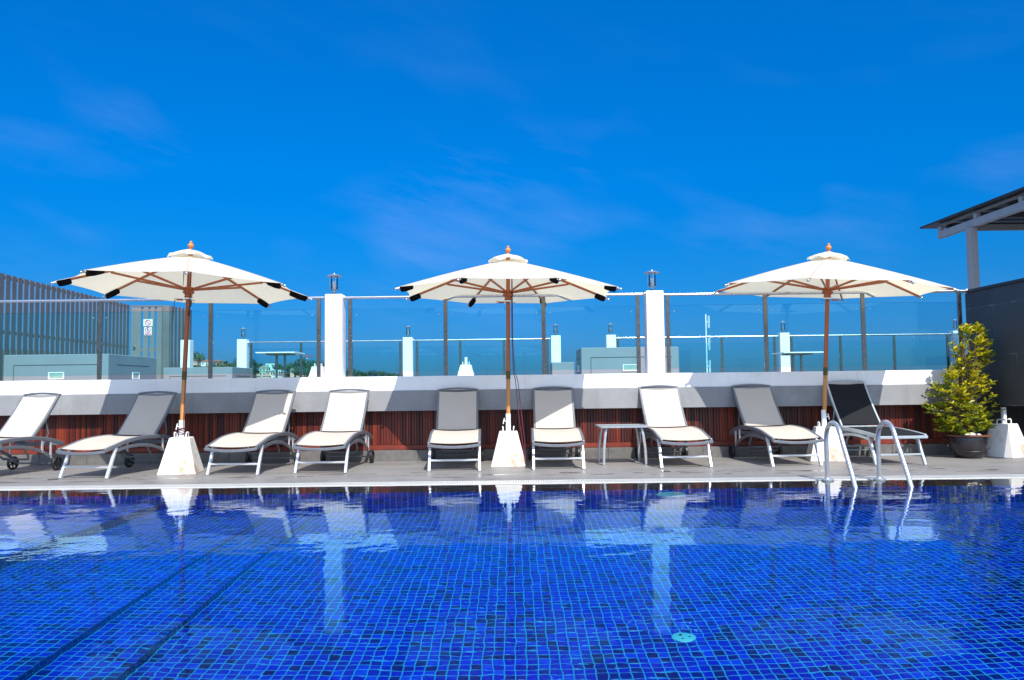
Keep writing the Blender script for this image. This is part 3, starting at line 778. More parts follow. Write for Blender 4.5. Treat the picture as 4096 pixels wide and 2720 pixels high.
def lounger(lab, prof, fm, lm, sm, flat=False, back_top=(1.285,.885)):
    root = empty('sun_lounger', (0,0,0), 0, lab, 'sun lounger', 'sun loungers lined up on the deck')
    P = smoothP(prof); hw = .278
    b = MB()
    for sx in (-1, 1): b.bar([(sx*hw,y,z) for y, z in P], .028, .042)
    n = 14; bow = .012 if flat else .032
    fr = []
    for i in range(n+1):
        t = i/n*2-1; k = 1-t*t
        fr.append((t*(hw+.012), -.012-bow*k, P[0][1]-.010-(0 if flat else .022)*k))
    b.bar(fr, .03, .032)
    b.bar([(-hw,P[-1][0],P[-1][1]),(hw,P[-1][0],P[-1][1])], .028, .04)
    b.bar([(-hw,.86,prof_z(P,.86)-.02),(hw,.86,prof_z(P,.86)-.02)], .022, .022)
    b.build('seat_frame', fm, root, bevel=.005)
    # seat sling
    rows = []
    for y, z in smoothP([p for p in P if .02 <= p[0] <= .86], 18):
        row = []
        for i in range(13):
            t = i/12*2-1; row.append((t*(hw-.012), y, z+.014-.016*(1-t*t)))
        rows.append(row)
    for r in (rows,):
        rows2 = [[(x,y,z-.004) for x,y,z in r_] for r_ in rows]
    b = MB(); b.grid(rows); b.grid([list(reversed(r_)) for r_ in rows2]); b.build('seat_sling', sm, root, smooth=50)
    # backrest
    hb = .245; y0, z0 = .885, .395; y1, z1 = back_top
    def bp(t): 
        k = math.sin(PI*t)*.018
        return (y0+(y1-y0)*t+k*.6, z0+(z1-z0)*t-k*.6)
    b = MB()
    for sx in (-1, 1): b.bar([(sx*(hb-.004*t),*bp(t)) for t in [i/10 for i in range(11)]], .024, .034, up=(0,-.8,.6))
    b.bar([((i/7-1)*(hb+.010), bp(1)[0]+.006, bp(1)[1]+.004+.020*(1-(i/7-1)**2)) for i in range(15)], .036, .024)
    b.bar([(-hb,y0,z0-.004),(hb,y0,z0-.004)], .02, .02); b.bar([(-hb+.01,*bp(.955)),(hb-.01,*bp(.955))], .012, .014, up=(0,-.8,.6))
    bf = b.build('backrest_frame', fm, root, bevel=.005)
    rows = []
    for i in range(13):
        t = .03+.925*i/12; y, z = bp(t); row = []
        for j in range(13):
            s = j/12*2-1; g_ = .012*(1-s*s); row.append((s*(hb-.014), y-.012+g_*.7, z+.010-g_*.6))
        rows.append(row)
    b = MB(); b.grid(rows); b.grid([[(x,y+.003,z-.003) for x,y,z in reversed(r_)] for r_ in rows]); b.build('backrest_sling', sm, root, smooth=50)
    # lower arched braces with paired plates
    for sx in (-1, 1):
        br = [(sx*(hw-.004),y,z) for y, z in smoothP([(.16,.285),(.36,.312),(.58,.318),(.8,.295),(1.0,.235),(1.14,.155),(1.2,.09)], 16)]
        o = MB().bar(br, .022, .036).build('brace', fm, root, bevel=.004)
        for yy in (1.0, 1.13):
            MB().box(sx*hw-.008, sx*hw+.008, yy-.012, yy+.012, prof_z([(q[1],q[2]) for q in br], yy)-.01, prof_z(P,yy)-.01).build('strap', lm, o, bevel=.002)
    for sx in (-1, 1):
        MB().bar([(sx*(hw-.004),.185,prof_z(P,.185)-.01),(sx*hw,.03,0)], .034, .03, up=(1,0,0)).build('leg', lm, root, bevel=.005)
    MB().bar([(-hw+.016,.086,.118),(hw-.016,.086,.118)], .024, .022).build('stretcher', lm, root, bevel=.003)
    MB().tube([(-.20,.78,.33),(-.20,.88,.20),(-.17,.92,.155),(0,.925,.15),(.17,.92,.155),(.20,.88,.20),(.20,.78,.33)], .011, 8, up=(0,1,0)).build('under_bar', fm, root, smooth=60)
    MB().tube([(-.232,1.095,.60),(-.225,1.15,.44),(-.20,1.11,.31),(0,1.1,.30),(.20,1.11,.31),(.225,1.15,.44),(.232,1.095,.60)], .009, 8, up=(0,1,0)).build('prop_bar', fm, root, smooth=60)
    MB().tube([(-.315,1.2,.082),(.315,1.2,.082)], .009, 8).build('axle', fm, root, smooth=60)
    for sx in (-1, 1):
        Mx = Matrix.Translation((sx*.305,1.2,.082)) @ Matrix.Rotation(PI/2, 4, 'Y')
        b = MB(); n = 28
        ring = [(.064,-.016),(.074,-.017),(.080,-.010),(.080,.010),(.074,.017),(.064,.016)]
        rows = [[(r*math.cos(2*PI*k/n), r*math.sin(2*PI*k/n), z) for k in range(n)] for r, z in ring+[ring[0]]]
        b.grid(rows, closed=True, M=Mx)
        w = b.build('wheel', M['black_plastic'], root, smooth=40)
        b = MB(); b.lathe([(.018,-.014),(.018,.014)], 14, Mx)
        for k in range(6): b.bar([Mx @ Vector((0,0,0)), Mx @ Vector((.066*math.cos(k*PI/3), .066*math.sin(k*PI/3), 0))], .012, .012, up=(1,0,0))
        b.build('wheel_hub', M['black_plastic'], w)
    return root
LG = [(-5.93,8.42,-.205,'cream sun lounger cut off by the left edge of the photo'),
 (-4.576,8.553,-.185,'cream sun lounger just left of the leftmost parasol stand, turned to the left'),
 (-3.044,8.712,-.076,'cream sun lounger just right of the leftmost parasol stand, half shaded back'),
 (-2.113,8.797,-.05,'cream sun lounger in full sun in front of the left white pillar'),
 (-.65,8.861,.03,'cream sun lounger directly left of the middle parasol stand, shaded back'),
 (.50,8.912,-.008,'cream sun lounger directly right of the middle parasol stand'),
 (1.919,8.928,.052,'cream sun lounger in full sun right of the low side table'),
 (3.148,8.931,.093,'cream sun lounger just left of the rightmost parasol stand')]
l0 = lounger(LG[0][3], PROF, M['frame'], M['leg'], M['sling'])
for i, (x, y, a, lab) in enumerate(LG):
    o = l0 if i == 0 else copy_tree(l0)
    o.location = (x, y, 0); o.rotation_euler.z = a; o['label'] = lab
M['alu_light'] = pm('pale_aluminium', (.42,.47,.50), .36, .4, var=.05, vs=18)
bl = lounger('black sling sun lounger with pale aluminium frame behind the pool ladder', FLAT, M['alu_light'], M['alu_light'], M['black_sling'], True, (1.27,.925))
bl.location = (4.275,8.886,0); bl.rotation_euler.z = .06

# ------------------------------------------------------------------ side table
st_ = empty('side_table', (1.285,9.56,0), R(1.5), 'low grey aluminium side table with curved legs between two loungers', 'side table')
b = MB(); w, d = .275, .23
rim = []
for cx_, cy_, a0 in ((w-.03,-d+.03,-90),(w-.03,d-.03,0),(-w+.03,d-.03,90),(-w+.03,-d+.03,180)):
    for k in range(5):
        a = R(a0+90*k/4); rim.append((cx_+.03*math.cos(a), cy_+.03*math.sin(a), .44))
b.bar(rim, .03, .022, closed=True); b.build('table_frame', M['table_metal'], st_, bevel=.003)
MB().box(-w+.012, w-.012, -d+.012, d-.012, .437, .447).build('tabletop', pm('frosted_table_glass', (.30,.35,.36), .25, var=.05), st_)
for sx in (-1, 1):
    for sy in (-1, 1):
        MB().bar([(sx*(.205),sy*.185,.43),(sx*(.222),sy*.195,.34),(sx*(.238),sy*.205,.2),(sx*(.246),sy*.215,.0)], .030, .030, up=(0,1,0)).build('leg', M['table_metal'], st_, bevel=.005)

# ------------------------------------------------------------------ pool ladder
ld = empty('pool_ladder', (3.24,7.72,0), 0, 'stainless steel pool ladder with two arched handrails', 'pool ladder')
for sx, xo in ((-1,-.247),(1,.248)):
    pth = [(xo,0,-.004)]
    for k in range(0, 4): pth.append((xo,0,.12*k+.02))
    for k in range(0, 17):
        a = PI*k/16
        pth.append((xo+.012*k/16, -.165+.165*math.cos(a)-.0*k, .40+.155*math.sin(a)))
    # descending leg leans out over the water
    e = pth[-1]; pth[-1] = e
    pth += [(xo+.018,-.42,.26),(xo+.026,-.52,.10),(xo+.03,-.585,-.02),(xo+.034,-.66,-.22),(xo+.036,-.70,-.40),(xo+.036,-.70,-.62)]
    # smooth the polyline
    P = [Vector(p) for p in pth]
    for _ in range(3):
        Q = [P[0]]
        for i in range(1, len(P)-1): Q.append((P[i-1]+P[i]*2+P[i+1])/4)
        Q.append(P[-1]); P = Q
    rl = MB().tube(P, .0215, 16, up=(1,0,0)).build('handrail', M['ladder'], ld, smooth=60)
    b = MB(); b.lathe([(.058,-.016),(.058,.004),(.05,.012),(.026,.016),(.024,.03)], 28, Matrix.Translation((xo,0,0))); b.build('base_flange', M['ladder'], rl, smooth=35)
for k, z in enumerate((-.12,-.34,-.56)):
    MB().box(-.22, .28, -.72, -.63, z-.012, z+.012).build('tread', M['ladder'], ld, bevel=.004)

# pool fittings under water
b = MB(); b.lathe([(.060,0),(.060,.006),(.050,.012),(.0,.014)], 28); o = b.build('floor_inlet', M['drain'], smooth=40); o.location = (.845,4.117,ZF+.001)
tag(o, 'small round pale cover set in the pool floor', 'pool fitting')
b = MB()
for k in range(3): b.ball((.025*math.cos(2.1*k), .025*math.sin(2.1*k), .013), .007, 8, 4)
b.build('screw_hole', M['black_plastic'], o)
b = MB(); b.lathe([(.14,0),(.14,.012),(.12,.03),(.0,.034)], 36, Matrix.Rotation(PI/2,4,'X')); o = b.build('underwater_light', M['drain'], smooth=40); o.location = (1.40,7.248,-.33)
tag(o, 'round pale underwater light on the far pool wall', 'pool light')

# ------------------------------------------------------------------ potted shrub
pt = empty('plant_pot', (5.50,9.75,0), 0, 'dark glazed round plant pot with a brown rim', 'plant pot')
pt.scale = (.88,.88,.90)
b = MB(); b.lathe([(.15,.0),(.165,.01),(.205,.06),(.238,.13),(.250,.20),(.248,.265),(.242,.285)], 40); b.build('pot_body', M['ceramic'], pt, smooth=40)
b = MB(); n = 40
rows = [[(r*math.cos(2*PI*k/n), r*math.sin(2*PI*k/n), z) for k in range(n)] for r, z in ((.243,.286),(.275,.292),(.278,.308),(.262,.316),(.235,.312),(.228,.285))]
b.grid(rows, closed=True); b.build('pot_rim', M['rim_clay'], pt, smooth=40)
b = MB(); b.lathe([(.231,.285),(.2,.30),(.1,.315),(.0,.318)], 28); b.build('soil', M['soil'], pt, smooth=60)
b = MB(); b.tube([(.244*math.cos(a), .244*math.sin(a), .12+.02*math.cos(a*2+.6)) for a in [R(200+i*8) for i in range(18)]], .003, 6); b.build('wire', M['dark_metal'], pt, smooth=60)
for i, (x, y, s) in enumerate([(-.12,-.15,.035),(-.05,-.17,.045),(.04,-.18,.03)]):
    b = MB(); b.ball((0,0,0), s, 10, 6, .6); o = b.build('white_stone', M['pebble'], smooth=70); o.location = (5.50+x*.85, 9.75+y*.85, .285)
    tag(o, ['white stone on the pot soil, leftmost of three', 'largest white stone on the pot soil, in the middle of three', 'smallest white stone on the pot soil, rightmost of three'][i], 'stone', 'white stones in the plant pot')

sh = empty('potted_shrub', (5.50,9.75,.27), 0, 'leafy yellow green shrub growing in the dark pot by the slate wall', 'shrub')
r2 = random.Random(21)
b = MB(); lf = MB()
# stems spread from the soil; the outline: wide low mass, narrower open top leaning right
def leaf(p, d, L, yel):
    d = d.normalized(); sd = d.cross(Vector((r2.uniform(-.5,.5), r2.uniform(-.5,.5), 1))).normalized()
    w = L*.24; nrm = sd.cross(d)
    pts = [p, p+d*L*.3+sd*w*.85+nrm*.12*L, p+d*L*.68+sd*w+nrm*.10*L, p+d*L-nrm*.05*L, p+d*L*.68-sd*w+nrm*.10*L, p+d*L*.3-sd*w*.85+nrm*.12*L, p+d*L*.5]
    u = (r2.random(), min(1, max(0, yel+r2.uniform(-.25,.25))))
    lf.add(pts, [(0,1,6),(1,2,6),(2,3,6),(3,4,6),(4,5,6),(5,0,6)], None, [u]*7)
def outline(z):     # centre offset and half width at height z above the soil
    t = z
    if t < .30: return -.05, .29+.12*t/.30
    if t < .62: return -.07, .41-.06*(t-.30)/.32
    if t < .80: return -.01, .35-.12*(t-.62)/.18
    if t < 1.1: return .07, .25
    return .09, max(.07, .25-.15*(t-1.1)/.24)
ntw = 0
twigs = []
for i in range(430):
    z = .05+1.29*r2.random()**1.35
    c, hw_ = outline(z)
    a = r2.uniform(0, 2*PI); rr_ = hw_*math.sqrt(r2.uniform(.1,1))
    if z > .72 and r2.random() < .25: continue
    p = Vector((c+rr_*math.cos(a), rr_*math.sin(a)*.85, z))
    twigs.append((p, z, a))
for (p, z, a) in twigs:
    base = Vector((outline(z*.5)[0]*.5+.02*math.cos(a), .02*math.sin(a), max(.02, z*.45)))
    mid = base.lerp(p, .5)+Vector((0,0,.04))
    if r2.random() < .5: b.tube([base, mid, p], .0032, 5, scale=[1.4,1,.5])
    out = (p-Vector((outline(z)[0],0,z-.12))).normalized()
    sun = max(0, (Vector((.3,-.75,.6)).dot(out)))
    yel = .34+.62*min(1, max(0,(z-.25)/.6))+.25*sun  # yellower higher up; sunward leaves too, sunlight put into their colour
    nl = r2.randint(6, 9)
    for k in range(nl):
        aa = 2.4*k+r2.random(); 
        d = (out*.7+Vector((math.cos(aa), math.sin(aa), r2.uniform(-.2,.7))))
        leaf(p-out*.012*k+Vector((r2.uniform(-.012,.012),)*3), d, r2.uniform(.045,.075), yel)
# a long side twig to the left, a few to the right, as in the photo
for tipp in [(-.56,-.05,.34),(-.50,.0,.28),(.42,-.05,.30),(.33,0,1.08),(-.34,0,.62)]:
    tp = Vector(tipp); bs = Vector((0,0,tipp[2]*.6)); b.tube([bs, bs.lerp(tp,.6)+Vector((0,0,.02)), tp], .004, 5, scale=[1.4,1,.5])
    for k in range(9):
        d = (tp-bs).normalized()+Vector((r2.uniform(-.9,.9), r2.uniform(-.9,.9), r2.uniform(-.3,.8)))
        leaf(bs.lerp(tp, .72+.28*k/8), d, r2.uniform(.04,.06), .15 if tipp[2] < .8 else .75)
for k in range(6):
    a = k*1.05; b.tube([(.03*math.cos(a),.03*math.sin(a),0),(.05*math.cos(a)+.01,.05*math.sin(a),.35),(.05+.06*math.cos(a),.05*math.sin(a),.75),(.07+.07*math.cos(a),.05*math.sin(a),1.1)], .010, 6, scale=[1.2,1,.6,.25])
b.build('branches', M['bark'], sh, smooth=60)
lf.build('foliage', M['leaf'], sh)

# ------------------------------------------------------------------ slatted enclosure at the left
sf = empty('slatted_fence', (-9.3,19.5,.95), 0, 'tall grey vertical slat screen running back along the left', 'fence')
A = Vector((-8.62,9.5,0)); Bv = Vector((-9.30,19.46,0)); dv = (Bv-A); L = dv.length; dv.normalize(); nv = Vector((-dv.y, dv.x, 0))
Ms = Matrix((( dv.x, nv.x, 0, A.x), (dv.y, nv.y, 0, A.y), (0,0,1,0), (0,0,0,1)))
s = 0.0; b = MB()
while s < L-.16:
    b.box(s, s+.146, -.006, .006, .97, 3.01, Ms); s += .2
part(b, 'slat_panel', M['slat'], sf, bevel=.002)
for z in (1.1, 1.985, 2.955): part(MB().box(0, L-.02, .007, .04, z-.03, z+.03, Ms), 'rail', M['slat'], sf, bevel=.002)
b = MB().box(-8.50,-8.335,19.47,19.51,.97,2.99)
for k in range(6):
    y = 19.53+.17*k; b.box(-8.345+.02*k, -8.32+.02*k, y, y+.13, .97, 2.985)
part(b, 'return_panel', M['slat'], sf, bevel=.002)
part(MB().box(-8.5,-8.22,20.5,20.54,.97,2.98), 'end_post', M['slat'], sf)
dr = empty('slatted_door', (-9.28,19.5,.95), 0, 'grey slatted door with a round knob below two prohibition signs', 'door')
b = MB()
for xa, xb in ((-9.27,-9.03),(-8.975,-8.85),(-8.795,-8.70),(-8.645,-8.525)): b.box(xa, xb, 19.48, 19.505, .97, 2.955)
part(b, 'door_boards', M['slat_door'], dr, bevel=.002)
b = MB()
for z0, z1 in ((2.86,2.955),(1.88,1.96),(.97,1.1)): b.box(-9.27,-8.525,19.507,19.535,z0,z1)
part(b, 'ledger', M['slat_door'], dr)
b = MB(); b.box(-9.29,-8.505,19.47,19.51,2.965,3.0); b.box(-8.52,-8.503,19.465,19.51,.95,2.964)
part(b, 'door_frame', M['slat'], dr)
b = MB(); b.lathe([(.03,0),(.03,.006),(.012,.01),(.012,.035),(.028,.05),(.024,.07),(.0,.075)], 18, Matrix.Translation((-9.17,19.48,2.0)) @ Matrix.Rotation(PI/2,4,'X')); part(b, 'door_knob', M['chrome'], dr, smooth=40)

# signs
def ring(mb, cx_, cz, r, w, y, n=40):
    rows = [[(cx_+rr*math.cos(2*PI*k/n), y, cz+rr*math.sin(2*PI*k/n)) for k in range(n)] for rr in (r-w, r)]
    mb.grid(rows, closed=True)
def stroke(mb, p, q, w, y):
    d = Vector((q[0]-p[0], q[1]-p[1])); d.normalize(); n_ = Vector((-d.y, d.x))*w/2
    mb.add([(p[0]+n_.x,y,p[1]+n_.y),(p[0]-n_.x,y,p[1]-n_.y),(q[0]-n_.x,y,q[1]-n_.y),(q[0]+n_.x,y,q[1]+n_.y)], [(0,1,2,3)])
SY = 19.47
s1 = empty('prohibition_sign', (-8.855,SY,2.575), 0, 'upper white sign with only an empty red prohibition circle', 'sign')
part(MB().box(-8.966,-8.744,SY-.004,SY,2.49,2.66), 'sign_plate', M['sign_white'], s1)
b = MB(); ring(b, -8.855, 2.574, .070, .019, SY-.0055); stroke(b, (-8.855-.042,2.574+.040), (-8.855+.042,2.574-.040), .018, SY-.0055); part(b, 'prohibition_mark', M['sign_red'], s1)
s2 = empty('prohibition_sign', (-8.853,SY,2.37), 0, 'lower white sign with a crossed out walking man and red no entry strip', 'sign')
part(MB().box(-8.945,-8.762,SY-.004,SY,2.268,2.468), 'sign_plate', M['sign_white'], s2)
b = MB(); ring(b, -8.853, 2.396, .072, .015, SY-.0055); stroke(b, (-8.853-.048,2.396+.046), (-8.853+.048,2.396-.046), .011, SY-.0055); b.add([(-8.93,SY-.0055,2.28),(-8.777,SY-.0055,2.28),(-8.777,SY-.0055,2.313),(-8.93,SY-.0055,2.313)], [(0,1,2,3)]); part(b, 'prohibition_mark', M['sign_red'], s2)
b = MB(); yy = SY-.0065; cx_, cz = -8.855, 2.396
n = 14; b.add([(cx_+.009*math.cos(2*PI*k/n), yy, cz+.046+.009*math.sin(2*PI*k/n)) for k in range(n)], [tuple(range(n))])
for p, q, w in (((0,.034),(0,-.004),.020),((0,.03),(-.016,.006),.007),((0,.03),(.02,.008),.007),((-.003,-.002),(-.024,-.042),.010),((.003,-.002),(.012,-.022),.010),((.012,-.022),(.024,-.042),.009)):
    stroke(b, (cx_+p[0],cz+p[1]), (cx_+q[0],cz+q[1]), w, yy)
part(b, 'walking_figure', M['sign_black'], s2)
cu = bpy.data.curves.new('sign_text', 'FONT'); cu.body = 'No entry'; cu.size = .032; cu.align_x = 'CENTER'; cu.align_y = 'CENTER'
to = bpy.data.objects.new('tmp_text', cu); COL.objects.link(to)
bpy.context.view_layer.update()
me = bpy.data.meshes.new_from_object(to.evaluated_get(bpy.context.evaluated_depsgraph_get()))
bpy.data.objects.remove(to); me.materials.clear(); me.materials.append(M['sign_white']); me.name = 'sign_text'
o = bpy.data.objects.new('sign_text', me); COL.objects.link(o); o.parent = s2; o.rotation_euler = (PI/2,0,0); o.location = Vector((-8.853,SY-.0068,2.296))-Vector(s2.location)

# ------------------------------------------------------------------ open roofed shelter at the right
pg = empty('roofed_shelter', (8.77,15,.95), 0, 'grey timber shelter with a dark flat roof above the slate wall', 'shelter')
for y in (15.0, 10.9): part(MB().box(8.66,8.81,y,y+.15,.95,3.82), 'post', M['pergola'], pg, bevel=.006)
part(MB().box(8.704,8.80,9.6,16.23,3.822,3.965), 'side_beam', M['pergola'], pg, bevel=.005)
part(MB().box(8.802,13,15.0,15.12,3.765,3.87), 'cross_beam', M['purlin'], pg, bevel=.005)
part(MB().box(8.802,13,12.2,12.3,3.80,3.92), 'cross_beam', M['purlin'], pg, bevel=.005)
for y in (16.12, 14.85, 13.5, 12.0): part(MB().box(8.706,8.79,y,y+.10,3.966,4.06), 'stub_post', M['pergola'], pg, bevel=.004)
part(MB().box(8.73,8.79,9.6,16.2,4.061,4.105), 'purlin', M['purlin'], pg, bevel=.004)
for y in (16.0, 15.0, 14.0, 13.0): part(MB().box(8.80,13,y,y+.06,4.0,4.10), 'rafter', M['roofing'], pg)
part(MB().box(8.62,13,9.5,16.75,4.13,4.17), 'roof_sheet', M['roofing'], pg, bevel=.004)

# ------------------------------------------------------------------ distant hillside
ridge = [(-900,60),(-500,45),(-330,31),(-240,21.5),(-205,19.5),(-178,15.5),(-146,15),(-124,13),(-100,10.5),(-72,8.6),(-40,5.0),(0,1),(80,-10),(200,-28)]
def rz(x):
    return prof_z(ridge, max(-899, min(199, x)))
def hill_z(x, y):
    t = max(0, min(1, (y-400)/200)); t = t*t*(3-2*t)
    f = 1 if y < 640 else max(0, 1-(y-640)/250)
    return -34+(rz(x)+32)*t*f
rows = [[(x, y, hill_z(x, y)+.4*math.sin(x*.21+y*.13)+.3*math.sin(x*.5)) for x in range(-900, 201, 12)] for y in range(390, 900, 14)]
b = MB(); b.grid(rows); tag(b.build('hill', M['hill'], smooth=60), kind='structure')
r3 = random.Random(5)
def px_x(px, y): return (px-1180.5)/1850*y
def crown(nlobes, h, w, nleaf, seed):
    rr = random.Random(seed); mb = MB()
    lobes = [(Vector((rr.uniform(-.30,.30)*w, rr.uniform(-.30,.30)*w, h*(.42+.42*rr.random()))), w*rr.uniform(.22,.36)) for _ in range(nlobes)]
    for i in range(nleaf):
        c, r_ = lobes[i % nlobes]
        d = Vector((rr.gauss(0,1), rr.gauss(0,1), rr.gauss(0,1))).normalized()*r_*rr.uniform(.55,1.05)
        p = c+Vector((d.x, d.y, d.z*.8)); s_ = rr.uniform(.28,.62)
        u = Vector((rr.gauss(0,1), rr.gauss(0,1), rr.gauss(0,1))).normalized(); v_ = u.cross(Vector((rr.random(), rr.random(), rr.random()))).normalized()
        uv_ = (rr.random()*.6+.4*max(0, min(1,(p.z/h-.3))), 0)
        mb.add([p-u*s_, p+v_*s_*.7, p+u*s_, p-v_*s_*.7], [(0,1,2,3)], None, [uv_]*4)
    return mb
kinds = []
for k, (nl, h, w, lab) in enumerate([(9,8,9,'round broad leafed tree'),(7,10,7,'tall oval tree'),(6,6,8,'low spreading tree'),(5,11,3.4,'slim upright tree')]):
    root = empty('hill_tree', (0,0,0)); root['kind_label'] = lab
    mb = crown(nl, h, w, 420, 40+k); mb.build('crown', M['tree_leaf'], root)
    MB().tube([(0,0,-7),(.1,0,h*.3),(0,.1,h*.62)], .28, 6, scale=[1.3,1,.6]).build('trunk', M['trunk'], root, smooth=60)
    kinds.append([root, h, lab, False])
for r_ in kinds:
    if 'kind_label' in r_[0]: del r_[0]['kind_label']
KL = ['round broad leafed tree','tall oval tree','low spreading tree','slim upright tree']
W0 = [9, 7, 8, 3.4]; H0 = [8.6, 10.4, 6.4, 11]
def tree_at(k, px, yt, yb, wpx, lab):
    """trees listed by where their top, foot and width lie on the hill, at a depth given by the foot"""
    y = 625-(yb-838)*2.1
    root, h, _, used = kinds[k]
    o = copy_tree(root) if used else root
    kinds[k][3] = True
    hz_ = 890-.012*(px-1180.5)
    o.location = (px_x(px, y), y, .93+(hz_-yb)*y/1850); o.rotation_euler.z = r3.uniform(0, 6)
    hs_ = (yb-yt)*y/1850/H0[k]*1.05; ws = wpx*y/1850/W0[k]*1.15
    o.scale = (ws, ws, hs_)
    tag(o, lab if lab[0] != '~' else KL[k]+lab[1:], 'tree', 'trees on the distant hillside')
Z1, Z2, Z3, Z4, Z5 = ('~ on the hill just right of the leftmost parasol pole','~ on the hill between a railing post and the far pillar','~ on the hill behind the left terrace table','~ on the wooded hump right of the left terrace table','~ in the low tree line right of the left pillar')
TREES = [(1,441,797,842,15,'tallest dark tree beside the white pillar behind the leftmost pole'),(0,457,811,842,30,'big round tree left of the red roofed house'),
 (0,452,843,870,26,Z1),(0,487,838,864,27,Z1),(2,498,845,868,24,Z1),(2,470,850,870,24,Z1),(1,461,846,868,14,Z1),(0,440,846,870,22,Z1),(0,480,852,872,20,Z1),
 (0,508,833,860,19,Z2),(3,520,825,852,8,'slim pointed tree standing above the others between post and pillar'),(2,531,838,862,20,Z2),(0,546,826,860,25,Z2),(0,514,852,872,22,Z2),(0,540,850,872,24,Z2),(1,505,850,870,18,Z2),(1,556,838,866,18,Z2),(2,528,856,872,22,Z2),
 (0,579,828,852,15,Z3),(1,588,832,856,13,Z3),(2,600,838,852,18,Z3),(0,636,840,856,18,Z3),(0,647,839,858,20,Z3),(0,658,842,860,18,Z3),(1,667,846,864,13,Z3),(1,592,852,870,9,Z3),(1,628,853,862,9,Z3),(2,648,857,864,12,Z3),(0,583,846,870,14,Z3),(2,616,866,871,12,Z3),(0,662,858,872,12,Z3),
 (0,673,836,864,23,Z4),(0,684,828,860,27,Z4),(0,698,825,860,30,Z4),(0,712,829,862,29,Z4),(0,726,831,864,28,Z4),(0,741,834,866,24,Z4),(0,680,852,872,18,Z4),(0,702,846,872,28,Z4),(0,722,848,872,28,Z4),(0,738,850,873,22,Z4),
 (0,803,845,871,14,Z5),(0,814,850,871,14,Z5),(2,834,857,872,16,Z5),(0,846,856,872,16,Z5),(0,857,853,872,17,Z5),(0,869,856,872,15,Z5),(2,881,856,872,18,Z5),(0,893,859,872,15,Z5),(2,906,860,872,17,Z5),(0,919,861,872,15,Z5),(2,932,863,872,17,Z5),(2,947,865,872,16,Z5),(2,962,866,872,16,Z5),(0,824,854,872,14,Z5),(2,978,867,873,16,Z5)]
for t_ in TREES: tree_at(*t_)
def house(px, py, wpx, hpx, mat, roof, y, lab, hip=True, deep=1.0):
    y = 622-(py+hpx/2-838)*2.1-4
    x = px_x(px, y); w = wpx*y/1850; h = hpx*y/1850
    zb_ = .93+((890-.012*(px-1180.5))-py)*y/1850-h/2
    root = empty('hill_house', (x, y, zb_), r3.uniform(-.25,.25), lab, 'house', 'houses on the distant hillside')
    d = w*deep
    MB().box(-w/2, w/2, 0, d, -8, h).build('wall', M[mat], root)
    b = MB()
    if hip:
        rh = w*.22; e = .5
        b.add([(-w/2-e,-e,h),(w/2+e,-e,h),(w/2+e,d+e,h),(-w/2-e,d+e,h),(-w*.22,d/2,h+rh),(w*.22,d/2,h+rh)], [(3,2,1,0),(0,1,5,4),(1,2,5),(2,3,4,5),(3,0,4)])
    else:
        b.box(-w/2-.15, w/2+.15, -.15, d+.15, h, h+.35)
    b.build('roof', M[roof], root)
    nw = max(2, min(5, int(w/2.2)))
    for fl in range(max(1, int(h/2.8))):
        for i in range(nw):
            xc = -w/2+w*(i+.5)/nw; z0 = h-2.1-2.8*fl
            MB().box(xc-.45, xc+.45, -.06, .02, z0, z0+1.2).build('window', M['house_glass'], root)
    return root
house(476,841,26,13,'white_house','red_roof',592,'white house with a broad terracotta hip roof high on the hill')
house(446,836,14,10,'pink_house','red_roof',596,'small red roofed house beside the pillar behind the leftmost pole')
house(520,841,10,9,'pink_house','red_roof',590,'small pinkish house with a red roof between dark trees')
house(497,836,16,6,'pink_house','red_roof',600,'low red roofed house partly behind a railing post')
house(622,841,20,6,'white_house','grey_roof',600,'white house with grey roof high above the cream houses', False)
house(608,852,22,8,'cream_house','tan_roof',578,'cream house with tan roof at the top left of the cream cluster')
house(604,862,18,9,'cream_house','tan_roof',566,'broad cream house left below in the cream cluster', False)
house(622,861,14,8,'cream_house','tan_roof',570,'cream house in the middle of the cream cluster')
house(640,857,14,8,'white_house','tan_roof',572,'whitish house at the right end of the cream cluster', False)
house(612,871,16,7,'cream_house','tan_roof',556,'lowest cream house just above the parapet edge')
house(635,869,15,7,'white_house','grey_roof',558,'lowest whitish house just above the parapet edge', False)
house(652,866,10,7,'cream_house','tan_roof',562,'small cream house left of the table legs')
house(595,868,8,10,'cream_house','tan_roof',560,'narrow cream house beside the first rear railing post', False)
house(673,858,9,12,'pink_house','tan_roof',570,'tall narrow pinkish house between the trees right of the table')
house(690,862,16,8,'cream_house','tan_roof',566,'cream house low in the trees right of the table', False)
house(634,847,6,5,'white_house','grey_roof',590,'tiny white house above the cream cluster', False)
house(650,846,6,5,'white_house','grey_roof',588,'tiny white house left of the wooded hump', False)
house(524,849,5,3,'white_house','grey_roof',575,'tiny white hut low among the dark trees', False)

tc_ = empty('tower_crane', (px_x(707,900),900,20), .3, 'tiny red and white tower crane behind the wooded hump', 'crane')
b = MB()
for sx in (-.6,.6):
    for sy in (-.6,.6): b.tube([(sx,sy,-30),(sx,sy,17)], .16, 4)
for k in range(14): b.tube([(-.6,-.6,k*1.2),(.6,-.6,k*1.2+1.2)], .1, 4); b.tube([(.6,-.6,k*1.2),(-.6,-.6,k*1.2+1.2)], .1, 4)
b.build('mast', M['sign_white'], tc_)
b = MB(); b.tube([(-3,0,17.2),(8,0,17.2)], .3, 4); b.tube([(-3,0,18.4),(8,0,17.6)], .16, 4)
for k in range(9): b.tube([(-2+k,0,17.2),(-1.5+k,0,18.2-.07*k)], .1, 4)
b.build('jib', M['crane'], tc_)
MB().box(-.9,.9,-.9,.9,15.2,17).build('cab', M['crane'], tc_)

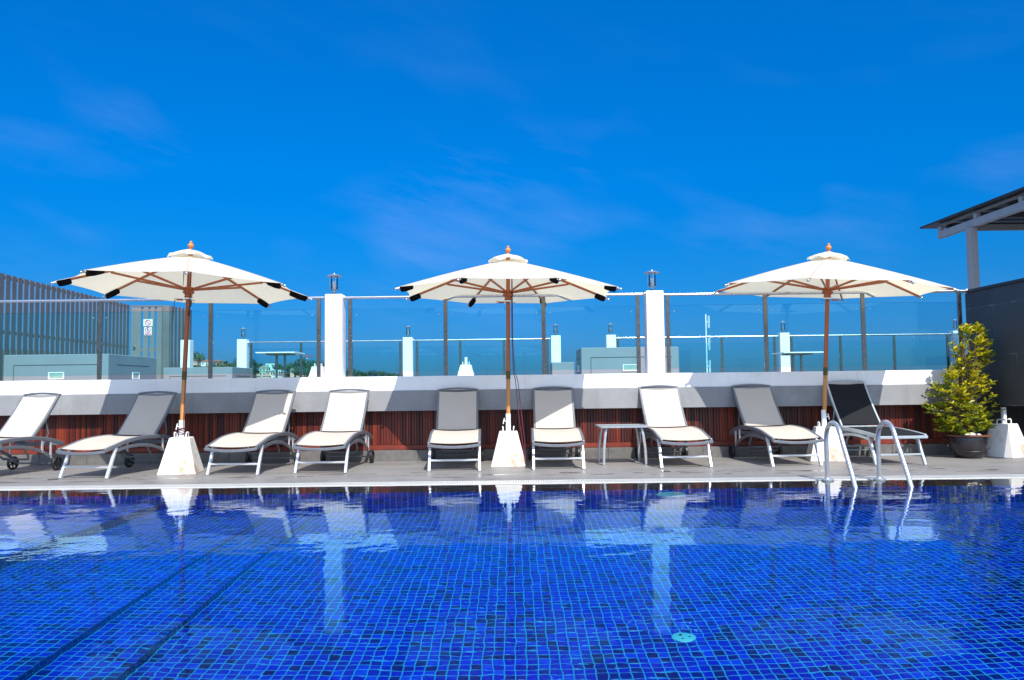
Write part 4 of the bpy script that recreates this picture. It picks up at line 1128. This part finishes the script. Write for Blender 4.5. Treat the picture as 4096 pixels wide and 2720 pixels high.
# ------------------------------------------------------------------ sun, sky, camera
EL, AZ = R(48), R(15.5)
sdir = Vector((math.sin(AZ)*math.cos(EL), -math.cos(AZ)*math.cos(EL), math.sin(EL)))
ld_ = bpy.data.lights.new('sun', 'SUN'); ld_.energy = 3.95; ld_.angle = R(.53); ld_.color = (1,.955,.88)
sun = bpy.data.objects.new('sun', ld_); COL.objects.link(sun); sun.rotation_mode = 'QUATERNION'; sun.rotation_quaternion = (-sdir).to_track_quat('-Z','Y')
sun.location = (10,-20,30)
w = bpy.data.worlds.new('World'); sc.world = w; w.use_nodes = True
nt = w.node_tree; nt.nodes.clear()
out = nt.nodes.new('ShaderNodeOutputWorld'); bg = nt.nodes.new('ShaderNodeBackground')
sky = nt.nodes.new('ShaderNodeTexSky'); sky.sky_type = 'NISHITA'; sky.sun_disc = False
sky.sun_elevation = EL; sky.sun_rotation = math.atan2(sdir.x, sdir.y)
sky.air_density = 1.0; sky.dust_density = .3; sky.ozone_density = 4.0; sky.altitude = 0
hs = nt.nodes.new('ShaderNodeHueSaturation'); hs.inputs['Saturation'].default_value = 1.55; hs.inputs['Value'].default_value = 1.0; hs.inputs['Hue'].default_value = .5
nt.links.new(sky.outputs[0], hs.inputs['Color'])
# thin wisps of cirrus
tcn = nt.nodes.new('ShaderNodeTexCoord').outputs['Generated']
rot = nt.nodes.new('ShaderNodeMapping'); rot.inputs['Rotation'].default_value = (0, R(-14), 0); nt.links.new(tcn, rot.inputs['Vector'])
n1 = noise(nt, rot.outputs[0], 3.4, 8, .66, (1,1,5.0))
off = nt.nodes.new('ShaderNodeMapping'); off.inputs['Location'].default_value = (.9, 0, .35); nt.links.new(rot.outputs[0], off.inputs['Vector'])
n2 = noise(nt, off.outputs[0], 3.6, 2, .5, (1,1,2.6))
zel = sep(nt, tcn)[2]
low = ramp(nt, zel, [(.02,(.25,.25,.25)),(.10,(1,1,1)),(.26,(.9,.9,.9)),(.38,(.15,.15,.15))])
cl = math_(nt, 'MULTIPLY', math_(nt, 'MULTIPLY', ramp(nt, n1, [(.42,(0,0,0)),(.74,(1,1,1))]), ramp(nt, n2, [(.50,(0,0,0)),(.64,(1,1,1))])), low)
deep = ramp(nt, zel, [(0,(.08,.165,.43)),(.05,(.09,.235,.51)),(.12,(.065,.36,.60)),(.25,(.03,.64,.82)),(.45,(.1,.80,1.0)),(.75,(2.4,2.0,1.8))])
ahead = nt.nodes.new('ShaderNodeMapRange'); ahead.interpolation_type = 'SMOOTHSTEP'
ahead.inputs['From Min'].default_value = -.25; ahead.inputs['From Max'].default_value = .25
nt.links.new(sep(nt, tcn)[1], ahead.inputs['Value'])
rear = mixc(nt, 1.0, sky.outputs[0], ramp(nt, zel, [(0,(.25,.24,.23)),(.14,(.40,.37,.35)),(.30,(2.25,2.03,1.86))]), 'MULTIPLY')          # unseen sky behind the camera, raised overhead to fill shade, dimmed low
skyc = mixc(nt, ahead.outputs[0], rear, mixc(nt, 1.0, hs.outputs[0], deep, 'MULTIPLY'))
mixn = mixc(nt, math_(nt, 'MULTIPLY', cl, .30), skyc, (1.5,2.5,5.6))
nt.links.new(mixn, bg.inputs['Color']); bg.inputs['Strength'].default_value = .11
nt.links.new(bg.outputs[0], out.inputs[0])

cam = bpy.data.cameras.new('camera'); co = bpy.data.objects.new('camera', cam); COL.objects.link(co)
cam.sensor_width = 36; cam.lens = 1850/2361*36; cam.clip_start = .05; cam.clip_end = 20000
p = math.atan((890-784)/1850); r_ = math.atan(.012)
fwd = Vector((0, math.cos(p), math.sin(p))); u0 = Vector((0,-math.sin(p),math.cos(p))); x0_ = Vector((1,0,0))
rt = x0_*math.cos(r_)-u0*math.sin(r_); up = u0*math.cos(r_)+x0_*math.sin(r_)
mw = Matrix((( rt.x, up.x, -fwd.x, 0), (rt.y, up.y, -fwd.y, 0), (rt.z, up.z, -fwd.z, .93), (0,0,0,1)))
co.matrix_world = mw
sc.camera = co

# sunlight refracted by the water reaches the pool floor
ld_.cycles.is_caustics_light = True
for o in sc.objects:
    if o.name.startswith(('pool_floor','pool_step','pool_wall','pool_bench','pool_edge','floor_inlet','underwater_light')):
        o.cycles.is_caustics_receiver = True
water.cycles.is_caustics_caster = True
sc.view_settings.view_transform = 'Standard'; sc.view_settings.look = 'None'; sc.view_settings.exposure = .7; sc.view_settings.gamma = 1
sc.cycles.use_denoising = True
sc.cycles.max_bounces = 14; sc.cycles.transparent_max_bounces = 24; sc.cycles.transmission_bounces = 10
sc.cycles.sample_clamp_indirect = 6
